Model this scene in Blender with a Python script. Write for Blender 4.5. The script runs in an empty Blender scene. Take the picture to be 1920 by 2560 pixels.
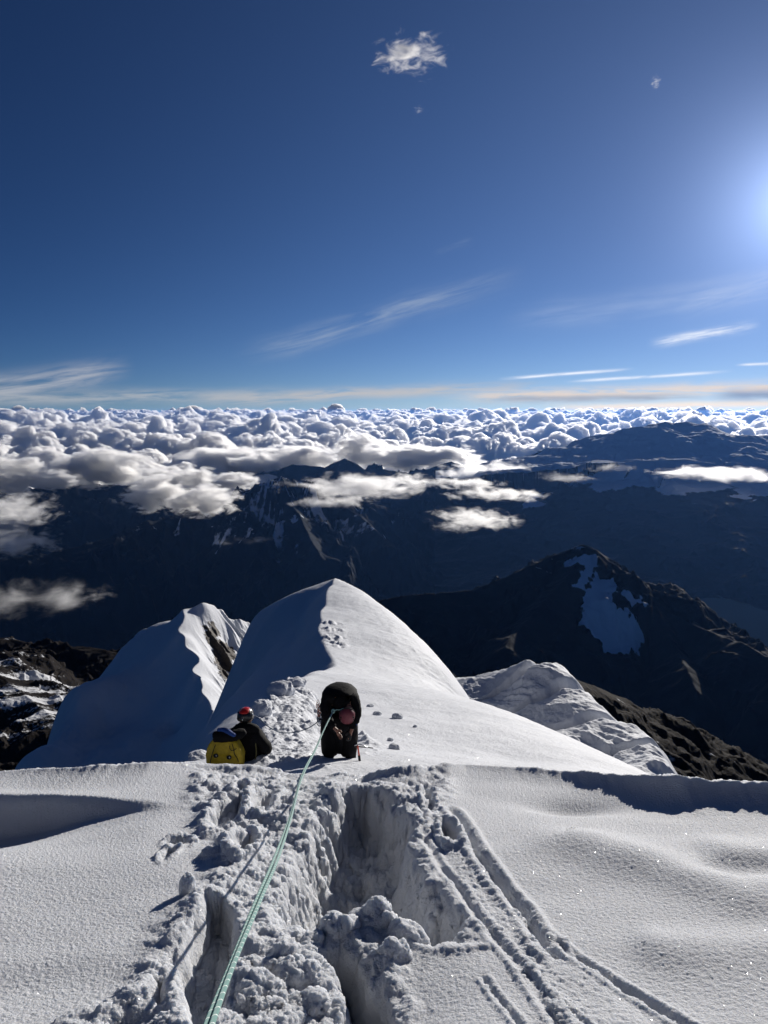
import bpy, bmesh, math, random
import numpy as np
from mathutils import Vector, Matrix
S = bpy.context.scene
COL = S.collection
# ------------------------------------------------------------------ camera
F = 1849.0; PITCH = math.radians(7.7)          # focal length in photo pixels, downward tilt
cd = bpy.data.cameras.new('camera'); cam = bpy.data.objects.new('camera', cd); COL.objects.link(cam)
cd.sensor_fit = 'VERTICAL'; cd.sensor_height = 36.0; cd.lens = 36.0*F/2560.0
cd.clip_start = 0.05; cd.clip_end = 600000.0
cam.location = (0, 0, 0); cam.rotation_euler = (math.radians(90)-PITCH, 0, 0)
S.camera = cam
S.render.resolution_x = 768; S.render.resolution_y = 1024
S.view_settings.view_transform = 'Standard'; S.view_settings.look = 'None'
S.view_settings.exposure = 0.12; S.view_settings.gamma = 1.0
S.cycles.max_bounces = 22; S.cycles.diffuse_bounces = 3; S.cycles.volume_bounces = 20
S.cycles.transparent_max_bounces = 12; S.cycles.use_denoising = True
S.cycles.volume_max_steps = 256
# ------------------------------------------------------------------ sun and sky
SUN_AZ, SUN_EL = math.radians(28.3), math.radians(13.4)   # azimuth clockwise from +Y
SUNV = np.array([math.sin(SUN_AZ)*math.cos(SUN_EL), math.cos(SUN_AZ)*math.cos(SUN_EL), math.sin(SUN_EL)])
ld = bpy.data.lights.new('sun', 'SUN'); ld.energy = 4.8; ld.angle = math.radians(0.53); ld.color = (1.0, 0.945, 0.87)
sun = bpy.data.objects.new('sun', ld); COL.objects.link(sun)
sun.rotation_euler = Vector(SUNV).to_track_quat('Z', 'Y').to_euler()

class NT:
    """tiny helper for wiring shader nodes"""
    def __init__(s, tree): s.t = tree; s.t.nodes.clear()
    def n(s, typ, **kw):
        nd = s.t.nodes.new(typ)
        for k, v in kw.items():
            if k == 'inp':
                for a, b in v.items(): s.put(nd.inputs[a], b)
            else: setattr(nd, k, v)
        return nd
    def put(s, sock, v):
        if isinstance(v, bpy.types.NodeSocket): s.t.links.new(v, sock)
        else: sock.default_value = v
    def m(s, op, a, b=None, c=None, clamp=False):
        nd = s.t.nodes.new('ShaderNodeMath'); nd.operation = op; nd.use_clamp = clamp
        for i, v in enumerate((a, b, c)):
            if v is not None: s.put(nd.inputs[i], v)
        return nd.outputs[0]
    def vm(s, op, a, b=None, scale=None):
        nd = s.t.nodes.new('ShaderNodeVectorMath'); nd.operation = op
        s.put(nd.inputs[0], a)
        if b is not None: s.put(nd.inputs[1], b)
        if scale is not None: s.put(nd.inputs[3], scale)
        return nd.outputs['Value'] if op in ('DOT_PRODUCT', 'LENGTH', 'DISTANCE') else nd.outputs[0]
    def mix(s, f, a, b, mode='MIX'):
        nd = s.t.nodes.new('ShaderNodeMix'); nd.data_type = 'RGBA'; nd.blend_type = mode
        s.put(nd.inputs[0], f); s.put(nd.inputs[6], a); s.put(nd.inputs[7], b); return nd.outputs[2]
    def ramp(s, v, lo, hi, a=0.0, b=1.0, smooth=True):
        nd = s.t.nodes.new('ShaderNodeMapRange'); nd.interpolation_type = 'SMOOTHSTEP' if smooth else 'LINEAR'
        for i, x in enumerate((v, lo, hi, a, b)): s.put(nd.inputs[i], x)
        return nd.outputs[0]
    def noise(s, vec, scale, detail=4, rough=0.55, dist=0.0, dims='3D'):
        nd = s.t.nodes.new('ShaderNodeTexNoise'); nd.noise_dimensions = dims
        s.put(nd.inputs['Vector'], vec); nd.inputs['Scale'].default_value = scale
        nd.inputs['Detail'].default_value = detail; nd.inputs['Roughness'].default_value = rough
        nd.inputs['Distortion'].default_value = dist
        return nd.outputs[0]
    def xyz(s, x, y, z=0.0):
        nd = s.t.nodes.new('ShaderNodeCombineXYZ')
        for i, v in enumerate((x, y, z)): s.put(nd.inputs[i], v)
        return nd.outputs[0]

def px_dir(px, py):
    """viewing direction through a photo pixel (used only to work out where things stand)"""
    X = (px-960.0)/F; V = (1280.0-py)/F; c, s_ = math.cos(PITCH), math.sin(PITCH)
    return np.array([X, c+V*s_, -s_+V*c])
def at(px, py, Y):
    d = px_dir(px, py); return d*(Y/d[1])
def azel(px, py):
    d = px_dir(px, py); return math.degrees(math.atan2(d[0], d[1])), math.degrees(math.atan2(d[2], math.hypot(d[0], d[1])))

world = bpy.data.worlds.new('World'); S.world = world; world.use_nodes = True
w = NT(world.node_tree)
sky = w.n('ShaderNodeTexSky', sky_type='NISHITA', sun_disc=False, sun_elevation=SUN_EL, sun_rotation=SUN_AZ,
          altitude=6000.0, air_density=0.9, dust_density=1.2, ozone_density=3.0)
geo = w.n('ShaderNodeNewGeometry')
tc = w.n('ShaderNodeTexCoord')
D = tc.outputs['Generated']
sp = w.n('ShaderNodeSeparateXYZ', inp={0: D}); dx, dy, dz = sp.outputs
az = w.m('MULTIPLY', w.m('ARCTAN2', dx, dy), 57.29578)
el = w.m('MULTIPLY', w.m('ARCSINE', dz), 57.29578)
hs = w.n('ShaderNodeHueSaturation', inp={'Hue': 0.508, 'Saturation': 1.10, 'Value': 1.0, 'Color': sky.outputs[0]})
col = hs.outputs[0]
# thin high cloud, laid out by compass direction and height above the horizon
CK = 0.8
def cirrus(col, p0, p1, wid, amt, tint, stretch=1.0, fscale=1.0, lo=0.42, hi=0.75, seed=0.0, taper=1.0):
    a0, e0 = azel(*p0); a1, e1 = azel(*p1)
    L = math.hypot(a1-a0, e1-e0); ux, uy = (a1-a0)/L, (e1-e0)/L
    da = w.m('SUBTRACT', az, a0); de = w.m('SUBTRACT', el, e0)
    t = w.m('ADD', w.m('MULTIPLY', da, ux/L), w.m('MULTIPLY', de, uy/L))
    d = w.m('ADD', w.m('MULTIPLY', da, -uy), w.m('MULTIPLY', de, ux))
    vec = w.xyz(w.m('MULTIPLY', t, L*0.16*stretch*fscale), w.m('MULTIPLY', d, 1.5*fscale), seed)
    nz = w.noise(vec, 1.0, 6, 0.62, 0.4)
    dd = w.m('ADD', d, w.m('MULTIPLY', w.m('SUBTRACT', w.noise(w.xyz(w.m('MULTIPLY', t, L*0.12), seed, seed), 1.0, 3), 0.5), wid*2.0))
    g = w.m('EXPONENT', w.m('MULTIPLY', w.m('POWER', w.m('DIVIDE', dd, wid), 2.0), -1.0))
    ends = w.m('MULTIPLY', w.ramp(t, -0.12, 0.22*taper), w.ramp(t, 1.12, 1-0.25*taper))
    k = w.m('MULTIPLY', w.m('MULTIPLY', g, ends), w.m('MULTIPLY', w.ramp(nz, lo, hi), amt), clamp=True)
    return w.mix(k, col, tint)
sd = w.vm('DOT_PRODUCT', D, tuple(float(c_) for c_ in SUNV))
ang = w.m('MULTIPLY', w.m('ARCCOSINE', sd), 57.29578)
# air scatters most strongly forward: brighter around the sun, deeper blue away from it
col = w.mix(1.0, col, w.n('ShaderNodeCombineColor', inp={0: w.ramp(ang, 62, 8, .55, 1.55), 1: w.ramp(ang, 62, 8, .66, 1.38), 2: w.ramp(ang, 62, 8, .72, 1.26)}).outputs[0], 'MULTIPLY')
glow = w.m('ADD', w.m('MULTIPLY', w.m('EXPONENT', w.m('DIVIDE', ang, -10.0)), 3.0), w.m('MULTIPLY', w.m('EXPONENT', w.m('DIVIDE', ang, -2.8)), 20.0))
col = w.mix(1.0, col, w.vm('SCALE', (.62, .80, 1.25), scale=glow), 'ADD')
CW = (6.5, 8.0, 10.5, 1); CO = (15, 11.5, 9.0, 1); CB = (16, 17, 19, 1)
col = cirrus(col, (640, 880), (1260, 700), 0.75, 0.55, CW, lo=.3, hi=.7, seed=1)
col = cirrus(col, (1090, 630), (1180, 600), 0.25, 0.3, CW, seed=2)
col = cirrus(col, (1640, 858), (1880, 815), 0.30, 1.0, CB, lo=.25, hi=.7, seed=3, fscale=2)
col = cirrus(col, (1700, 770), (2100, 660), 0.8, 0.28, CB, lo=.3, hi=.8, seed=4)
col = cirrus(col, (1300, 800), (2000, 700), 0.9, 0.15, CB, lo=.2, hi=.8, seed=14)
col = cirrus(col, (-120, 985), (300, 925), 0.75, 0.75, (9, 9.2, 10, 1), lo=.3, hi=.62, seed=5)
col = cirrus(col, (-200, 1000), (760, 985), 0.45, 0.65, (9, 9.2, 9.5, 1), lo=.3, hi=.6, seed=6, fscale=1.3)
col = cirrus(col, (500, 1000), (1330, 965), 0.42, 0.75, (11, 10, 9.2, 1), lo=.3, hi=.6, seed=7, fscale=1.3)
col = cirrus(col, (1270, 946), (1560, 924), 0.10, 1.0, CB, lo=.2, hi=.6, seed=8, fscale=2)
col = cirrus(col, (1440, 953), (1800, 930), 0.10, 0.9, CB, lo=.2, hi=.6, seed=9, fscale=2)
col = cirrus(col, (1850, 912), (2000, 905), 0.08, 1.0, CB, lo=.2, hi=.6, seed=19, fscale=2)
col = cirrus(col, (1180, 992), (2150, 960), 0.42, 0.75, (17, 13.2, 10.0, 1), lo=.28, hi=.56, seed=10, fscale=1.6, taper=.5)
col = cirrus(col, (1220, 1000), (1760, 992), 0.26, 0.8, (6.5, 7, 8.2, 1), lo=.2, hi=.6, seed=11, fscale=1.6)
col = cirrus(col, (1380, 1018), (2050, 1008), 0.25, 0.8, (20, 16, 12, 1), lo=.25, hi=.5, seed=12, fscale=2)
col = cirrus(col, (1810, 990), (2300, 985), 0.36, 0.8, (4.0, 5.2, 8.0, 1), lo=.1, hi=.5, seed=13, taper=.4)
bg = w.n('ShaderNodeBackground', inp={'Color': col, 'Strength': 0.05})
w.t.links.new(bg.outputs[0], w.n('ShaderNodeOutputWorld').inputs[0])
world.cycles.sampling_method = 'MANUAL'; world.cycles.sample_map_resolution = 512
# ------------------------------------------------------------------ numpy noise
def _h(ix, iy, iz, s):
    n = (ix.astype(np.int32).view(np.uint32)*np.uint32(374761393) + iy.astype(np.int32).view(np.uint32)*np.uint32(668265263)
         + iz.astype(np.int32).view(np.uint32)*np.uint32(2147483647) + np.uint32((int(s)*974634777) & 0xffffffff))
    n = (n ^ (n >> np.uint32(13)))*np.uint32(1274126177)
    n = (n ^ (n >> np.uint32(16)))*np.uint32(2246822519)
    return n ^ (n >> np.uint32(15))
def perlin(x, y, seed=0):
    ix, iy = np.floor(x), np.floor(y); fx, fy = x-ix, y-iy
    z = np.zeros_like(ix); out = 0
    ux, uy = fx*fx*fx*(fx*(fx*6-15)+10), fy*fy*fy*(fy*(fy*6-15)+10)
    g = []
    for a in (0, 1):
        for b in (0, 1):
            th = _h(ix+a, iy+b, z, seed)*(2*math.pi/4294967296.0)
            g.append(np.cos(th)*(fx-a)+np.sin(th)*(fy-b))
    return ((g[0]*(1-uy)+g[1]*uy)*(1-ux)+(g[2]*(1-uy)+g[3]*uy)*ux)*1.5
def fbm(x, y, oct=5, seed=0, gain=0.5, lac=2.03):
    a, r, t = 1.0, 0.0, 0.0
    for o in range(oct):
        r = r + a*perlin(x, y, seed+o*17); t += a; a *= gain; x, y = x*lac+3.1, y*lac-7.7
    return r/t
def ridged(x, y, oct=6, seed=0, gain=0.5, lac=2.1):
    a, r, t, wgt = 1.0, 0.0, 0.0, 1.0
    for o in range(oct):
        n = 1-np.abs(perlin(x, y, seed+o*13)); n = n*n*wgt
        r = r+a*n; t += a; wgt = np.clip(n*1.6, 0, 1); a *= gain; x, y = x*lac+5.2, y*lac+1.3
    return r/t
def domes(x, y, z=None, seed=0, jit=0.9):
    """height of hemispherical bumps packed at unit spacing (2-D or 3-D)"""
    three = z is not None
    if not three: z = np.zeros_like(x)
    ix, iy, iz = np.floor(x), np.floor(y), np.floor(z); best = np.full(x.shape, 9.0)
    sx = np.where(x-ix > .5, 1, -1); sy = np.where(y-iy > .5, 1, -1); sz = np.where(z-iz > .5, 1, -1)
    jit = min(jit, .75)
    for a in (0, 1):
        for b in (0, 1):
            for c in ((0, 1) if three else (0,)):
                jx, jy, jz = ix+a*sx, iy+b*sy, iz+c*sz
                px_ = jx+.5+jit*(_h(jx, jy, jz, seed)/4294967296.0-.5)
                py_ = jy+.5+jit*(_h(jx, jy, jz, seed+1)/4294967296.0-.5)
                d = (x-px_)**2+(y-py_)**2
                if three: d = d+(z-(jz+.5+jit*(_h(jx, jy, jz, seed+2)/4294967296.0-.5)))**2
                np.minimum(best, d, out=best)
    return np.sqrt(np.clip(1-best*0.9, 0, 1))
def sst(x, a, b):
    t = np.clip((x-a)/(b-a), 0, 1); return t*t*(3-2*t)
def seg_dist(x, y, P, Q):
    """distance, parameter along PQ, signed side"""
    dx_, dy_ = Q[0]-P[0], Q[1]-P[1]; L2 = dx_*dx_+dy_*dy_+1e-12
    t = np.clip(((x-P[0])*dx_+(y-P[1])*dy_)/L2, 0, 1)
    ex, ey = x-(P[0]+t*dx_), y-(P[1]+t*dy_)
    return np.hypot(ex, ey), t, dx_*ey-dy_*ex
MARGIN = None
def _near(x, y, pts):
    xs = [p[0] for p in pts]; ys = [p[1] for p in pts]
    return (x > min(xs)-MARGIN) & (x < max(xs)+MARGIN) & (y > min(ys)-MARGIN) & (y < max(ys)+MARGIN)
def poly_dist(x, y, pts):
    if MARGIN and np.ndim(x) == 2:
        k = _near(x, y, pts); d = np.full(x.shape, MARGIN*1.0); t = np.zeros(x.shape)
        d[k], t[k] = poly_dist(x[k], y[k], pts); return d, t
    best = np.full(np.shape(x), 1e12); T = np.zeros(np.shape(x)); n = len(pts)-1
    for i in range(n):
        d, t, _ = seg_dist(x, y, pts[i], pts[i+1]); k = d < best
        best = np.where(k, d, best); T = np.where(k, (i+t)/n, T)
    return best, T
def in_poly(x, y, pts):
    """signed distance to a closed outline, negative inside"""
    if MARGIN and np.ndim(x) == 2:
        k = _near(x, y, pts); d = np.full(x.shape, MARGIN*1.0); d[k] = in_poly(x[k], y[k], pts); return d
    d, _ = poly_dist(x, y, list(pts)+[pts[0]]); ins = np.zeros(np.shape(x), bool); j = len(pts)-1
    for i in range(len(pts)):
        xi, yi = pts[i][0], pts[i][1]; xj, yj = pts[j][0], pts[j][1]
        if yi != yj: ins ^= ((yi > y) != (yj > y)) & (x < (xj-xi)*(y-yi)/(yj-yi)+xi)
        j = i
    return np.where(ins, -d, d)
class TPS:
    """smooth surface z(x, y) through scattered survey points"""
    def __init__(s, pts, lam=0.0):
        P = np.array(pts, float); s.c = P[:, :2].mean(0); s.k = max(np.ptp(P[:, 0]), np.ptp(P[:, 1]))
        s.X = (P[:, :2]-s.c)/s.k; n = len(P); A = np.zeros((n+3, n+3))
        d = np.hypot(s.X[:, None, 0]-s.X[None, :, 0], s.X[:, None, 1]-s.X[None, :, 1])
        A[:n, :n] = s.U(d)+lam*np.eye(n); A[:n, n] = 1; A[:n, n+1:] = s.X; A[n:, :n] = A[:n, n:].T
        s.w = np.linalg.solve(A, np.concatenate([P[:, 2], [0, 0, 0]]))
    @staticmethod
    def U(r): return np.where(r > 1e-9, r*r*np.log(np.maximum(r, 1e-9)), 0)
    def __call__(s, x, y):
        x = (x-s.c[0])/s.k; y = (y-s.c[1])/s.k; n = len(s.X); r = s.w[n]+s.w[n+1]*x+s.w[n+2]*y
        for i in range(n): r = r+s.w[i]*s.U(np.hypot(x-s.X[i, 0], y-s.X[i, 1]))
        return r
def smin(a, b, k):
    h = np.clip(.5+.5*(b-a)/k, 0, 1); return b*(1-h)+a*h-k*h*(1-h)
def smax(a, b, k): return -smin(-a, -b, k)
# ------------------------------------------------------------------ mesh helpers
def tag(o, label=None, cat=None, group=None, kind=None):
    if label: o['label'] = label
    if cat: o['category'] = cat
    if group: o['group'] = group
    if kind: o['kind'] = kind
    return o
def grid_mesh(name, X, Y, Z, mat, smooth=True, keep=None, attrs=None):
    """sheet mesh from three (rows, cols) arrays"""
    r, c = X.shape; V = np.stack([X, Y, Z], -1).reshape(-1, 3).astype(np.float32)
    i = np.arange(r*c).reshape(r, c)
    q = np.stack([i[:-1, :-1], i[:-1, 1:], i[1:, 1:], i[1:, :-1]], -1).reshape(-1, 4)
    if keep is not None:
        kf = keep[:-1, :-1] | keep[1:, 1:] | keep[1:, :-1] | keep[:-1, 1:]
        q = q[kf.reshape(-1)]
        used = np.zeros(r*c, bool); used[q.ravel()] = True; remap = np.cumsum(used)-1
        V = V[used]; q = remap[q]
    me = bpy.data.meshes.new(name); me.vertices.add(len(V)); me.vertices.foreach_set('co', V.ravel())
    me.loops.add(q.size); me.loops.foreach_set('vertex_index', q.ravel().astype(np.int32))
    me.polygons.add(len(q)); me.polygons.foreach_set('loop_start', np.arange(0, q.size, 4, dtype=np.int32))
    me.update(calc_edges=True)
    me.polygons.foreach_set('use_smooth', np.full(len(q), smooth))
    for k, v in (attrs or {}).items():
        a = me.attributes.new(k, 'FLOAT', 'POINT'); v = v.reshape(-1)
        if keep is not None: v = v[used]
        a.data.foreach_set('value', v.astype(np.float32))
    me.materials.append(mat); me.validate()
    o = bpy.data.objects.new(name, me); COL.objects.link(o); return o
def grid_normals(X, Y, Z):
    P = np.stack([X, Y, Z], -1); a = np.gradient(P, axis=0); b = np.gradient(P, axis=1)
    n = np.cross(b, a); n /= np.linalg.norm(n, axis=-1, keepdims=True)+1e-12
    return np.where(n[..., 2:] < 0, -n, n)
def fan(az0, az1, na, r0, r1, nr):
    """sheet of ground points fanning out from where the photographer stands"""
    A = np.radians(np.linspace(az0, az1, na))[None, :]; R = np.geomspace(r0, r1, nr)[:, None]
    return np.sin(A)*R, np.cos(A)*R
def hit(px, py, zf, y0, y1, n=400):
    """where the sight line through a photo pixel meets the ground z = zf(x, y)"""
    d = px_dir(px, py); ys = np.geomspace(y0, y1, n); x = d[0]/d[1]*ys; z = d[2]/d[1]*ys
    g = zf(x, ys) - z; k = np.where(g > 0)[0]
    if len(k) == 0: i = n-1
    else: i = k[0]
    return np.array([x[i], ys[i]])
def zo(pts, k, ox, oy): return [(ox+a/k, oy+b/k) for a, b in pts]
def material(name):
    m = bpy.data.materials.new(name); m.use_nodes = True; return m, NT(m.node_tree)
def principled(t, **inp):
    b = t.n('ShaderNodeBsdfPrincipled'); 
    for k, v in inp.items(): t.put(b.inputs[k], v)
    return b
def out(t, surf=None, vol=None, disp=None):
    o = t.n('ShaderNodeOutputMaterial')
    if surf: t.t.links.new(surf, o.inputs[0])
    if vol: t.t.links.new(vol, o.inputs[1])
# ------------------------------------------------------------------ clouds
def cloud_material(name, dens, step=0.3, cut=None, soft=.16, aniso=0.35, scale=2.0, detail=6):
    """even density, or (cut given) a density that frays towards the rim of the object's unit disc"""
    m, t = material(name)
    if cut is not None:
        P = t.n('ShaderNodeTexCoord').outputs['Object']
        zs = t.n('ShaderNodeAttribute', attribute_type='OBJECT', attribute_name='flatness').outputs['Fac']
        sd_ = t.n('ShaderNodeAttribute', attribute_type='OBJECT', attribute_name='seed').outputs['Fac']
        Q_ = t.vm('MULTIPLY', P, t.xyz(1.0, 1.0, zs))
        nz = t.noise(t.vm('ADD', t.vm('MULTIPLY', P, (1.0, 1.2, 2.2)), t.xyz(sd_, sd_, sd_)), scale, detail, .62, .5)
        r = t.vm('LENGTH', t.vm('MULTIPLY', P, t.xyz(1.0, t.n('ShaderNodeAttribute', attribute_type='OBJECT', attribute_name='narrow').outputs['Fac'], zs)))
        nz = t.m('MULTIPLY', t.m('SUBTRACT', nz, 0.5), 3.0)
        d = t.m('SUBTRACT', t.m('ADD', nz, cut), t.m('MULTIPLY', t.m('POWER', r, 2.0), 0.72))
        d = t.m('MULTIPLY', t.m('POWER', t.ramp(d, 0.0, soft, smooth=False), 1.5), dens); m.cycles.volume_step_rate = step
    else: d = dens
    v = t.n('ShaderNodeVolumePrincipled', inp={'Color': (1.0, 0.997, 0.99, 1), 'Density': d, 'Anisotropy': aniso})
    out(t, vol=v.outputs[0]); return m
m_cloud_far = cloud_material('cloud_far', 0.013, aniso=0.55)
m_cloud = cloud_material('cloud', 0.024, aniso=0.62)
m_cumulus = cloud_material('cloud_heaped', 0.042, .16, .42, .5, scale=2.2, aniso=.62)
m_wisp = cloud_material('cloud_ragged', 0.018, .18, .30, .8, scale=3.0, aniso=.6)
m_faint = cloud_material('cloud_faint', 0.0045, .22, .22, .7, scale=2.6)
m_high = cloud_material('cloud_high', 0.06, .18, .15, .7, scale=2.6)
m_highf = cloud_material('cloud_high_faint', 0.04, .3, .2, .6)
def closed_sheet(name, X, Y, Z, ZB, keep, mat):
    """solid between a displaced top sheet and a bottom sheet"""
    r, c = X.shape; i = np.arange(r*c).reshape(r, c)
    kf = keep[:-1, :-1] & keep[1:, 1:] & keep[1:, :-1] & keep[:-1, 1:]
    q = np.stack([i[:-1, :-1], i[:-1, 1:], i[1:, 1:], i[1:, :-1]], -1)[kf]      # top faces
    n = r*c; e = np.concatenate([q[:, [0, 1]], q[:, [1, 2]], q[:, [2, 3]], q[:, [3, 0]]])
    key = e[:, 0].astype(np.int64)*n+e[:, 1]; rev = e[:, 1].astype(np.int64)*n+e[:, 0]
    bd = e[~np.isin(key, rev)]
    side = np.stack([bd[:, 1], bd[:, 0], bd[:, 0]+n, bd[:, 1]+n], -1)
    Q = np.concatenate([q, q[:, ::-1]+n, side])
    V = np.concatenate([np.stack([X, Y, Z], -1).reshape(-1, 3), np.stack([X, Y, ZB], -1).reshape(-1, 3)])
    used = np.zeros(len(V), bool); used[Q.ravel()] = True; rm = np.cumsum(used)-1; V = V[used]; Q = rm[Q]
    me = bpy.data.meshes.new(name); me.vertices.add(len(V)); me.vertices.foreach_set('co', V.astype(np.float32).ravel())
    me.loops.add(Q.size); me.loops.foreach_set('vertex_index', Q.ravel().astype(np.int32))
    me.polygons.add(len(Q)); me.polygons.foreach_set('loop_start', np.arange(0, Q.size, 4, dtype=np.int32))
    me.update(calc_edges=True); me.materials.append(mat)
    o = bpy.data.objects.new(name, me); COL.objects.link(o); return o
def puff(X, Y, Z, cover, octs, seed):
    for i, (s, a) in enumerate(octs):
        n = grid_normals(X, Y, Z); wv = s*0.35
        h = domes((X+wv*perlin(X/s*1.7, Y/s*1.7, seed+90))/s, (Y+wv*perlin(Y/s*1.7, X/s*1.7, seed+91))/s, Z/s, seed=seed+5*i)-0.35
        amp = a*cover*(0.15+1.5*np.clip(fbm(X/(s*6), Y/(s*6), 3, seed+50+i)*1.5+.38, 0, 1.1))
        X = X+n[..., 0]*h*amp; Y = Y+n[..., 1]*h*amp; Z = Z+n[..., 2]*h*amp
    return X, Y, Z
def cloud_sheet(name, r0, r1, nr, na, mat, octs, f1, label, zoff=0):
    X, Y = fan(-36, 38, na, r0, r1, nr)
    wx = X+900*fbm(X/1500, Y/1500, 4, 71); wy = Y+900*fbm(X/1500, Y/1500, 4, 77)
    cov = fbm(wx/6500, wy/6500, 4, 5)*0.8+0.6*fbm(wx/2300, wy/2300, 4, 9)+.2*fbm(wx/800, wy/800, 3, 13)
    R_ = np.hypot(X, Y)
    edge = sst(R_, 19000, 42000)                      # open valley in front, closed sea of cloud beyond
    m = cov*1.6+edge*0.40-0.20
    for px, py, yy, rad in ((60, 1190, 15500, 4200), (330, 1150, 17500, 4200), (560, 1140, 19000, 3500), (1120, 1150, 19500, 3000)):
        c = at(px, py, yy); m = m+.45*np.exp(-((X-c[0])/rad)**2-((Y-c[1])/(rad*.7))**2)
    # keep clear of the snowy massif and the ranges under the gap
    c = at(1660, 1100, 14000); m = m-1.4*np.exp(-((X-c[0])/5200)**2-((Y-c[1])/4500)**2)
    cover = np.sqrt(sst(m, 0.0, 0.55))*sst(R_, 14000, 15500)*(1-sst(R_, f1*.93, f1))
    big = 1.6*fbm(wx/4200, wy/4200, 4, 31)
    tower = np.clip(fbm(wx/2600, wy/2600, 3, 39)-.12, 0, 1)*2400*sst(R_, 26000, 50000)
    rise = 900*sst(R_, 30000, 150000)
    Z = -2250+zoff+rise+cover*(380+800*np.clip(big+.1, 0, 1.2)+650*fbm(wx/1100, wy/1100, 5, 36)+tower)
    ZB = -2350+rise-100*cover+150*fbm(wx/1100, wy/1100, 4, 3)*cover
    X, Y, Z = puff(X, Y, Z, cover, octs, 40)
    Z = np.maximum(Z, ZB)
    o = closed_sheet(name, X, Y, Z, ZB, cover > 0.03, mat)
    tag(o, label, 'clouds', kind='stuff')
cloud_sheet('cloud_sea', 14500, 52000, 700, 1100, m_cloud, ((750, 300), (370, 240), (190, 150), (100, 90), (52, 48)), 52000, 'sea of broken white cumulus cloud over the far valleys')
cloud_sheet('cloud_sea', 47000, 160000, 300, 900, m_cloud_far, ((1900, 560), (900, 430), (450, 270), (230, 150)), 300000, 'sea of white cloud reaching the horizon')
def cloud(cx, cy, Y0, hw, hh, kind, label, seed, group='single clouds drifting below the summits', asp=.6, name='cloud'):
    """one cloud around photo position cx, cy (1659-wide copy) at distance Y0"""
    K = 1.1573; c = at(cx*K, cy*K, Y0); D_ = np.linalg.norm(c)*1.0
    rx = hw*K/F*D_; rz = hh*K/F*D_
    rx *= 1.35; rz *= 1.4 if kind != 'puffy' else 1.55
    ry = rx*.75 if kind == 'puffy' else rx*.6 if kind in ('high', 'highf') else max(rx*.5, rz*2.5)
    az_ = math.atan2(c[0], c[1]); loc = c
    # a flattened uneven hull; what is seen inside it is the frayed density
    zr = rz*(1.25 if kind in ('high', 'highf') else 1.0)/rx; nar = rx/ry
    bm = bmesh.new(); bmesh.ops.create_icosphere(bm, subdivisions=5, radius=1)
    co = np.array([v.co[:] for v in bm.verts]); X, Y, Z = co.T
    k = (1.12+.22*fbm(X*1.5+seed, Y*1.5+Z, 3, seed)); co = co*k[:, None]*np.array([1, ry/rx, zr])
    for v, q_ in zip(bm.verts, co): v.co = q_
    me = bpy.data.meshes.new(name); bm.to_mesh(me); bm.free(); me.materials.append({'puffy': m_cumulus, 'flat': m_wisp, 'faint': m_faint, 'high': m_high, 'highf': m_highf}[kind])
    o = bpy.data.objects.new(name, me); COL.objects.link(o); o.scale = (rx, rx, rx)
    o['flatness'] = 1.0/zr; o['seed'] = seed*3.7; o['narrow'] = nar
    o.location = c; o.rotation_euler = (0, 0, -az_); tag(o, label, 'cloud', group); return o
cloud(338, 1066, 9700, 58, 27, 'puffy', 'left lobe of the bright cloud hanging left of the striped snowy peak', 1)
cloud(436, 1082, 9500, 62, 24, 'puffy', 'right lobe of the bright cloud hanging left of the striped snowy peak', 22)
cloud(392, 1030, 10600, 62, 17, 'puffy', 'upper part of the bright cloud hanging left of the striped snowy peak', 23)
cloud(500, 1040, 13000, 50, 14, 'puffy', 'small puffy cloud touching the ridge just left of the striped snowy peak', 24)
cloud(120, 1035, 12000, 42, 17, 'puffy', 'small puffy cloud between the left picture edge and the cloud over the left range', 25)
cloud(660, 985, 18500, 60, 16, 'puffy', 'small bright cloud above the ridge between the striped peak and the dark middle summit', 26)
cloud(720, 1085, 9400, 90, 12, 'flat', 'low ragged veil under the long flat cloud right of the striped peak', 27)
cloud(880, 1040, 12500, 60, 16, 'flat', 'small ragged cloud right of the dark jagged middle summit', 28)
cloud(1010, 1045, 10600, 80, 12, 'flat', 'ragged cloud between the upper flat cloud and the thin flat cloud', 29)
cloud(1320, 1010, 11500, 60, 9, 'faint', 'faint wisp across the front of the glaciated massif', 30)
cloud(70, 1130, 8600, 60, 12, 'faint', 'faint veil between the two ragged clouds at the left edge', 31)
cloud(225, 1012, 13300, 95, 26, 'puffy', 'puffy white cloud over the dark left range, right of the one at the picture edge', 2)
cloud(20, 1030, 12200, 70, 28, 'puffy', 'bright puffy cloud at the left picture edge level with the left range', 3)
cloud(775, 1052, 10300, 135, 27, 'flat', 'long flat cloud just right of the striped snowy peak', 4)
cloud(770, 975, 17800, 45, 32, 'puffy', 'towering cloud behind the dark jagged middle summit', 5)
cloud(560, 992, 17500, 140, 20, 'puffy', 'wide cloud bank behind the ridge left of the jagged middle summit', 6)
cloud(1022, 1122, 8300, 88, 22, 'flat', 'lowest ragged cloud right of centre above the dark valley', 7)
cloud(1070, 1068, 9800, 100, 13, 'flat', 'thin flat cloud just above the lowest ragged cloud', 8)
cloud(1060, 1018, 12800, 95, 20, 'flat', 'upper flat cloud left of the glaciated massif', 9)
cloud(1560, 1024, 11000, 125, 13, 'flat', 'thin band of cloud in front of the glaciated massif at the right edge', 10)
cloud(1220, 1030, 11300, 70, 11, 'faint', 'faint wisp lying on the left foot of the glaciated massif', 11)
cloud(25, 1100, 9300, 75, 28, 'flat', 'ragged cloud at the left edge below the left range', 12)
cloud(25, 1172, 8300, 75, 24, 'flat', 'ragged cloud at the left edge, second lowest there', 13)
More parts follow.
